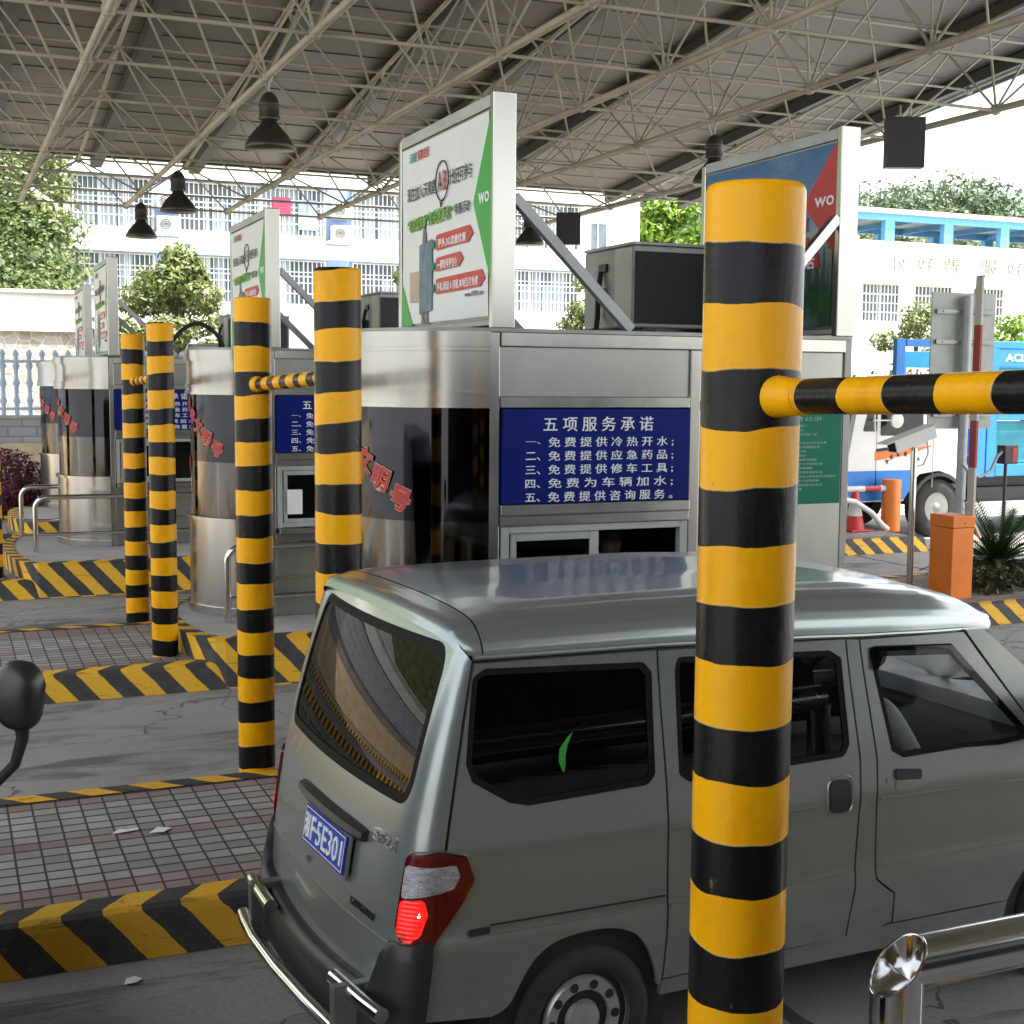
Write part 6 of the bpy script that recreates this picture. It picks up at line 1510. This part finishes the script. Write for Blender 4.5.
# ------------------------------------------------------------------ buildings and walls
def grille(mb, x0, x1, z0, z1, y, dx=.17, dz=.42, r=.016):
    x = x0
    while x <= x1 + .001: mb.box(x - r, x + r, y - r, y + r, z0, z1); x += (x1 - x0) / max(1, round((x1 - x0) / dx))
    z = z0
    while z <= z1 + .001: mb.box(x0, x1, y - r * 2.2, y - r * 1.05, z - r, z + r); z += (z1 - z0) / max(1, round((z1 - z0) / dz))
def left_building():
    Y = 50.0; x0, x1 = 4.2, 24.9
    t = thing('office_building', (14.5, 54, 0), 'long white tiled building with rows of barred windows behind the booths', 'building')
    mods = [(4.55, 7.25), (8.25, 11.1), (11.25, 13.6), (14.75, 17.25), (17.4, 19.9), (21.1, 24.4)]
    rows = [(1.9, 3.6), (5.3, 6.95), (7.85, 9.6)]
    # wall as bands and piers so that the windows are real openings
    mb = MB(); zs = [(0, 1.9), (3.6, 5.3), (6.95, 7.85), (9.6, 11.0)]
    for a, b in zs: mb.box(x0, x1, Y, Y + .25, a, b)
    for a, b in rows:
        xs = [x0] + [v for m in mods for v in m] + [x1]
        for p, q in zip(xs[0::2], xs[1::2]): mb.box(p, q, Y + .001, Y + .249, a, b)
    mb.prism([(x0, Y + .25), (x0 + .25, Y + .25), (x0 + 1.6, Y + 9), (x0 + 1.35, Y + 9)], 0, 11.0); mb.box(x1 - .25, x1, Y + .25, Y + 9, 0, 11.0); mb.box(x0 + 1.7, x1 - .25, Y + 8.7, Y + 9, 0, 11.0); mb.build('wall', 'facade', t)
    mb = MB(); mb.prism([(x0 - .05, Y - .15), (x1 + .15, Y - .15), (x1 + .15, Y + 9.1), (x0 + 1.3, Y + 9.1)], 11.0, 11.25); mb.build('roof', 'white_wall', t)
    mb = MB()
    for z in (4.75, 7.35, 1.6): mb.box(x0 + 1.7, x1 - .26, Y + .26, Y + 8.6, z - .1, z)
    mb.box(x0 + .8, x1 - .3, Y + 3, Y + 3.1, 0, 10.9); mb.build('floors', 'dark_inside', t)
    for a, b in rows:
        for k, (p, q) in enumerate(mods):
            mb = MB(); mb.box(p, q, Y + .10, Y + .13, a, b); w = mb.build('window', 'window_grey', t)
            mb = MB()
            for xx in lin(p, q, 4): mb.box(max(p, xx - .03), min(q, xx + .03), Y + .06, Y + .098, a, b)
            mb.box(p, q, Y + .05, Y + .097, a + 1.05, a + 1.11); mb.build('frame', 'white_paint', w)
            mb = MB(); grille(mb, p - .04, q + .04, a + .02, b - .02, Y - .07); mb.build('grille', 'white_paint', w)
            mb = MB(); g = random.Random(k + int(a * 7))
            c0 = p + .05
            while c0 < q - .3:
                ww = g.uniform(.3, .7)
                if g.random() < .72: mb.box(c0, min(q - .02, c0 + ww), Y + .085, Y + .095, a + .02, b - g.choice((.03, .03, .55)))
                c0 += ww + g.uniform(.02, .25)
            if mb.v: mb.build('curtain', 'curtain', w)
            mb = MB(); mb.box(p - .15, q + .15, Y - .42, Y - .001, b + .05, b + .10); mb.build('canopy_strip', 'awning', w)
    for a, b in rows:
        for p, q in ((7.32, 8.18), (13.68, 14.68), (20.0, 21.0)):
            mb = MB(); mb.box(p, q, Y - .012, Y - .001, a - .25, b + .1); mb.build('blue_panel', 'niche_blue', t)
            mb = MB(); mb.box(p - .05, q + .05, Y - .5, Y - .013, a - .22, a - .14); mb.build('ledge', 'white_wall', t)
    mb = MB(); mb.box(11.6, 12.3, Y - .13, Y - .11, 8.6, 9.25); mb.build('laundry', 'pink_cloth', t)
    mb = MB(); mb.box(12.6, 13.3, Y - .13, Y - .11, 8.1, 9.2); mb.build('laundry', 'curtain', t)
    # end bay set back
    mb = MB(); mb.box(24.9, 27.6, Y + .8, Y + 8, 0, 10.6); mb.build('end_bay', 'facade', t)
    mb = MB(); mb.box(25.2, 26.0, Y + .74, Y + .79, 7.4, 9.1); mb.build('window', 'window_grey', t)
    mb = MB(); mb.box(25.55, 25.60, Y + .70, Y + .739, 7.4, 9.1); mb.build('frame', 'white_paint', t)
    mb = MB(); mb.box(x1 + .3, 27.4, Y + .45, Y + .79, 6.75, 6.9); mb.build('canopy_strip', 'awning', t)
    # outdoor units, two to a niche
    first = None
    pos = {7.75: 'between the leftmost two window bays', 14.2: 'on the facade right of the pink laundry', 20.5: 'on the facade behind the big billboard'}
    for x, where in pos.items():
        for z, lv in ((1.9, 'ground floor'), (5.2, 'middle storey'), (7.72, 'lower of top pair'), (8.55, 'upper of top pair')):
            if z in (1.9,) : continue
            lab = 'white unit ' + where + ', ' + lv
            if first is None:
                first = thing('wall_air_conditioner', (x, Y - .3, z), lab, 'air conditioner', 'white air conditioner units on the facades')
                mb = MB(); mb.box(x - .4, x + .4, Y - .46, Y - .15, z, z + .58, .02); mb.build('cabinet', 'white_paint', first)
                mb = MB(); mb.lathe([(0, Y - .468), (.21, Y - .468), (.22, Y - .462)], (x - .1, 0, z + .29), 'y', 20); mb.build('fan_opening', 'black_plastic', first)
                mb = MB()
                for r in (.07, .13, .19): mb.tube([(x - .1 + r * math.cos(a), Y - .475, z + .29 + r * math.sin(a)) for a in lin(0, 2 * PI, 19)[:-1]], .008, 4, closed=True)
                mb.build('fan_guard', 'pale_metal', first)
            else: copy_tree(first, (x, Y - .3, z), lab)
    return first
def right_building(ac):
    Y = 48.0; x0, x1 = 36.55, 62
    t = thing('toll_office', (49, 53, 0), 'white office building with a blue roof pergola and large slogan characters', 'building')
    wins = [(37.15, 39.15), (40.0, 42.1), (43.3, 45.1), (47.3, 49.2), (50.5, 52.5)]; a, b = 5.25, 6.85
    mb = MB(); mb.box(x0, x1, Y, Y + .3, 0, a); mb.box(x0, x1, Y, Y + .3, b, 8.75)
    xs = [x0] + [v for m in wins for v in m] + [x1]
    for p, q in zip(xs[0::2], xs[1::2]): mb.box(p, q, Y + .001, Y + .299, a, b)
    mb.box(x0, x0 + .3, Y + .3, Y + 10, 0, 8.75); mb.box(x1 - .3, x1, Y + .3, Y + 10, 0, 8.75); mb.box(x0 + .3, x1 - .3, Y + 9.7, Y + 10, 0, 8.75); mb.build('wall', 'white_wall', t)
    mb = MB(); mb.box(x0 + .3, x1 - .3, Y + .3, Y + 9.7, 7.9, 8.0); mb.build('roof', 'concrete', t)
    for p, q in wins:
        mb = MB(); mb.box(p, q, Y + .15, Y + .18, a, b); w = mb.build('window', 'window_grey', t)
        mb = MB(); grille(mb, p + .02, q - .02, a, b, Y + .02, .2, .45, .02); mb.build('grille', 'pale_metal', w)
        mb = MB(); mb.box(p - .2, q + .2, Y - .35, Y - .001, b + .03, b + .09); mb.build('canopy_strip', 'pale_metal', w)
        mb = MB(); mb.box(p, q, Y + .10, Y + .149, a + 1.15, a + 1.21); mb.box((p + q) / 2 - .03, (p + q) / 2 + .03, Y + .09, Y + .148, a, b); mb.build('frame', 'pale_metal', w)
    mb = MB(); x = 38.85
    for ch, xx in zip('收好费服好务', (39.0, 40.55, 42.0, 44.15, 45.7, 47.2)): put_text(mb, ch, .8, (xx, Y - .035, 7.82), (1, 0, 0), (0, 0, 1), w=.95, h=.72, depth=.03, bold=-.004)
    mb.build('slogan_lettering', 'bronze', t, fix=False)
    mb = MB(); mb.box(x0, x1, Y - .1, Y + .1, 9.62, 9.92); mb.box(x0, x1, Y + 4.4, Y + 4.6, 9.62, 9.92)
    x = x0 + .9
    while x < x1: mb.box(x, x + .16, Y + .101, Y + 4.39, 9.66, 9.88); x += 2.62
    mb.build('pergola_beam', 'pergola_blue', t)
    mb = MB(); mb.box(x0 - .2, x1, Y - .3, Y + 4.9, 9.921, 10.10); mb.build('pergola_slab', 'white_wall', t)
    x = 38.2
    while x < x1:
        for yy in (Y - .12, Y + 4.42): mb = MB(); mb.box(x, x + .5, yy + .03, yy + .33, 8.0 if yy > Y + 1 else 8.75, 9.62); mb.build('pergola_column', 'pergola_blue', t)
        x += 3.25
    mb = MB(); mb.box(x0 + .1, 41.5, Y + 6, Y + 9, 8.0, 9.7); mb.build('roof_room', 'white_wall', t)
    copy_tree(ac, (46.2, Y - .3, 5.35), 'white air conditioner unit on the slogan building at the right edge of the photo')
def walls():
    t = thing('boundary_fence', (-7, 29, 1.1), 'pale blue baluster fence on a low grey block wall on the bank', 'fence')
    x0, x1, Y = -29.0, 12.0, 29.0
    mb = MB(); mb.box(x0, x1, Y - .12, Y + .12, .2, 1.66); mb.build('base_wall', 'block', t)
    mb = MB(); mb.box(x0, x1, Y - .16, Y + .16, 1.661, 1.73, .01); mb.build('coping', 'grey_metal', t)
    mb = MB(); 
    for z in (1.86, 2.82): mb.box(x0, x1, Y - .03, Y + .03, z - .03, z + .03)
    mb.build('fence_rail', 'fence_blue', t)
    def bal(x):
        mb = MB(); mb.lathe([(.042, 1.731), (.042, 1.93), (.072, 2.02), (.042, 2.11), (.042, 2.29), (.074, 2.38), (.042, 2.47), (.042, 2.64), (.072, 2.73), (.042, 2.82), (.042, 2.92), (.066, 2.97), (.04, 3.04), (0, 3.08)], (x, Y, 0), n=10); return mb
    xs = [x1 - .1 - .255 * k for k in range(160)]; vis = sorted(xs, key=lambda x: abs(x - 1.5))
    rest = MB()
    for i, x in enumerate(vis):
        if i < 100: bal(x).build('baluster', 'fence_blue', t, True, 60)
        else: rest.add(*(lambda m: (m.v, m.f))(bal(x)))
    if rest.v: rest.build('balusters_beyond', 'fence_blue', t, True)['kind'] = 'stuff'
    t = thing('retaining_wall', (-8, 36.2, 0), 'rubble stone retaining wall topped by a white wall below the green hillside', 'wall')
    mb = MB(); mb.box(-30, 4.15, 36, 37.2, 0, 3.66); mb.build('stone_base', 'rubble', t)
    mb = MB(); mb.box(-30, 4.15, 35.9, 36.2, 3.661, 4.62); mb.build('parapet', 'white_wall', t)
    mb = MB(); mb.box(-30, 4.2, 35.82, 36.28, 4.621, 4.70); mb.build('coping', 'white_wall', t)
    t = thing('balustrade', (24, 30, 0), 'white urn balustrade on a pale wall behind the truck cab', 'balustrade')
    mb = MB(); mb.box(19, 32, 29.9, 30.15, 0, 2.15); mb.build('base_wall', 'block', t)
    mb = MB(); mb.box(19, 32, 29.85, 30.2, 2.151, 2.22, .01); mb.box(19, 32, 29.85, 30.2, 2.93, 3.02, .01); mb.build('rail', 'plaster_white', t)
    for k in range(42):
        mb = MB(); mb.lathe([(.07, 2.221), (.05, 2.30), (.05, 2.36), (.095, 2.50), (.085, 2.60), (.04, 2.74), (.04, 2.80), (.065, 2.86), (.065, 2.929)], (19.2 + k * .31, 30.02, 0), n=10); mb.build('baluster', 'plaster_white', t, True, 60)
    t = thing('yard_shed', (28.5, 36, 0), 'low tan hut with a white canopy behind the balustrade', 'hut')
    mb = MB(); mb.box(25.6, 28.6, 38.5, 41, 0, 4.3); mb.build('wall', 'sand_tan', t); mb = MB(); mb.box(25.2, 29, 38.1, 41.3, 4.3, 4.5); mb.build('roof', 'white_wall', t)

def litter():
    rnd = random.Random(9)
    for (x, y, z, r, lab, sh) in ((.80, 6.82, .2, 1.15, 'torn white paper scrap on the pavers, the left of two', [(-.095, -.02), (.0, -.03), (.09, -.005), (.10, .02), (.01, .012), (-.03, .03), (-.07, .005)]),
                              (.965, 6.765, .2, 1.2, 'diamond-shaped white paper scrap on the pavers, the right of two', [(-.085, -.02), (.02, -.045), (.09, .02), (-.01, .045)]),
                              (.66, 5.50, 0, 1.1, 'small crumpled white paper on the road by the near kerb', [(-.05, -.02), (.02, -.03), (.06, .01), (.02, .035), (-.03, .03)])):
        mb = MB(); k = len(sh); h = .006
        vs = [(x + a * .7, y + b, z + .006 + h * abs(math.sin(i * 1.7))) for i, (a, b) in enumerate(sh)] + [(x, y, z + .011)]
        mb.add(vs, [(i, (i + 1) % k, k) for i in range(k)]); tag(mb.build('paper_scrap', 'paper'), lab, 'paper', 'paper scraps')

# ------------------------------------------------------------------ assemble
def main():
    mats(); ad_mats(); camera_light(); setting(); plants()
    canopy()
    guard_frame(.74, 2.54, 1.669, 'nearest yellow and black striped guard frame, its fat post in front of the van', -.018, -.018, .110, 'tape_post_near')
    guard_frame(5.911, 7.705, 1.669, 'striped guard frame just left of the van, before the big booth', .048, .012)
    guard_frame(11.21, 12.889, 1.669, 'striped guard frame before the second booth, left of the photo centre', .0, -.045)
    guard_frame(16.33, 18.2, .51, 'farthest striped guard frame, its post cut by the left edge of the photo')
    b = make_booth(2.634, 6.446, 'large stainless toll booth right behind the van, blue service board on its front')
    c2 = copy_tree(b, (2.66, 11.65, .385), 'second toll booth, seen between the striped posts left of the van')
    c3 = copy_tree(b, (1.95, 17.35, .385), 'third toll booth with the purple bush beside it, left side of the photo')
    c4 = copy_tree(b, (2.08, 22.6, .385), 'farthest toll booth, almost hidden behind the third one')
    mb = MB(); mb.box(2.66 + .13, 2.66 + .30, 11.65 + .012, 11.65 + .016, 1.30, 1.52); mb.build('window_notice', 'paper', c2)
    def rel(o, f, dx, dy, lab): return copy_tree(o, (o.location.x + dx, o.location.y + dy, o.location.z), lab)
    w = board(2.66, 6.48, 'big white billboard with green corner and red banners on the nearest booth roof', 'white')
    rel(w, 0, -.01, 5.20, 'white billboard on the second booth roof, half behind a striped post')
    rel(w, 0, -.72, 10.75, 'white billboard edge-on above the third booth')
    rel(w, 0, -.50, 16.0, 'small far billboard at the left, beyond the third booth')
    board(4.83, 6.47, 'blue and green billboard with a red corner behind the thick striped post', 'sky')
    a = ac_unit(3.93, 7.30, 2.776, 'large air conditioner with black grille on the nearest booth roof')
    rel(a, 0, .02, 5.2, 'air conditioner on the second booth roof, left of the big billboard')
    rel(a, 0, -.36, 10.7, 'air conditioner on the third booth roof, left of the second billboard')
    def jbox(x, y, z, lab):
        t = thing('junction_box', (x, y, z), lab, 'junction box', 'grey boxes on the booth roofs')
        mb = MB(); mb.box(x, x + .34, y, y + .3, z, z + .16, .008); mb.build('box', 'grey_metal', t)
        mb = MB(); mb.box(x - .01, x + .35, y - .01, y + .31, z + .161, z + .18, .004); mb.build('lid', 'galv', t)
        return t
    j = jbox(3.60, 12.2, 2.776, 'grey box beside the air conditioner of the second booth')
    j2 = copy_tree(j, (3.06, 17.85, 2.776), 'grey box beside the air conditioner of the third booth')
    jj = copy_tree(j, (2.0, 17.95, 2.776), 'low grey box on the round end of the third booth roof')
    t = thing('cable_loop', (3.0, 17.95, 2.776), 'black cable arching from the third booth roof to its air conditioner', 'cable')
    mb = MB(); mb.tube([(2.75 + .75 * q, 17.95, 2.80 + .36 * math.sin(PI * q) ** .7 + .12 * q) for q in lin(.0, 1, 16)], .028, 8); mb.build('cable', 'rubber', t, True)
    mitred_rail()
    rail(2.20, 6.28, 4.6, 'stainless rail in front of the big booth, hidden by the van', .2)
    rail(2.25, 11.50, 4.6, 'stainless rail along the near side of the second booth')
    rail(2.20, 13.30 - .6, 4.6, 'stainless rail at the far side of the second booth') if False else None
    rail(1.02, 17.02, 4.0, 'stainless rail along the near side of the third booth')
    rail(.95, 18.72, 4.0, 'stainless rail at the far side of the third booth')
    rail(2.19, 12.80, 4.6, 'stainless rail at the far side of the second booth')
    lamp(3.51, 15.20, 'largest high bay lamp, top left, under the canopy')
    l1 = bpy.data.objects['high_bay_lamp']
    for x, y, lab in ((3.51, 21.45, 'middle of the three high bay lamps at the left'), (3.51, 25.6, 'smallest and lowest of the three high bay lamps at the left'), (10.4, 23.5, 'high bay lamp seen right of the big white billboard'), (9.37, 15.25, 'high bay lamp above the thick striped post')):
        copy_tree(l1, (x, y, l1.location.z), lab)
    s = signal_box(11.25, 13.80, 5.52, 'dark lane signal box at the right edge of the canopy', 1.15)
    copy_tree(s, (11.5, 24.1, 5.52 + .45 - .02), 'dark lane signal box above the air conditioner, beside a lamp')
    van(); 
    person((3.41, YC - .37, .66), 0, 'passenger in a grey shirt on the front seat of the silver van', 'shirt_grey', {'elR': (.13, -.23, .33), 'wrR': (.34, -.14, .27), 'haR': (.41, -.12, .26)})
    person((3.42, YC + .46, .66), 0, 'driver in a white shirt at the wheel of the silver van', 'shirt_white', {'elR': (.26, -.2, .36), 'wrR': (.56, -.14, .40), 'haR': (.64, -.12, .42), 'elL': (.26, .2, .36), 'wrL': (.56, .14, .40), 'haL': (.64, .12, .42)})
    person((3.68, 7.16, .76), -1.35, 'black-haired toll collector inside the big booth window', 'shirt_white')
    minibus(); shade_coach(); right_side(); truck(); right_building(left_building()); walls(); litter()
main()
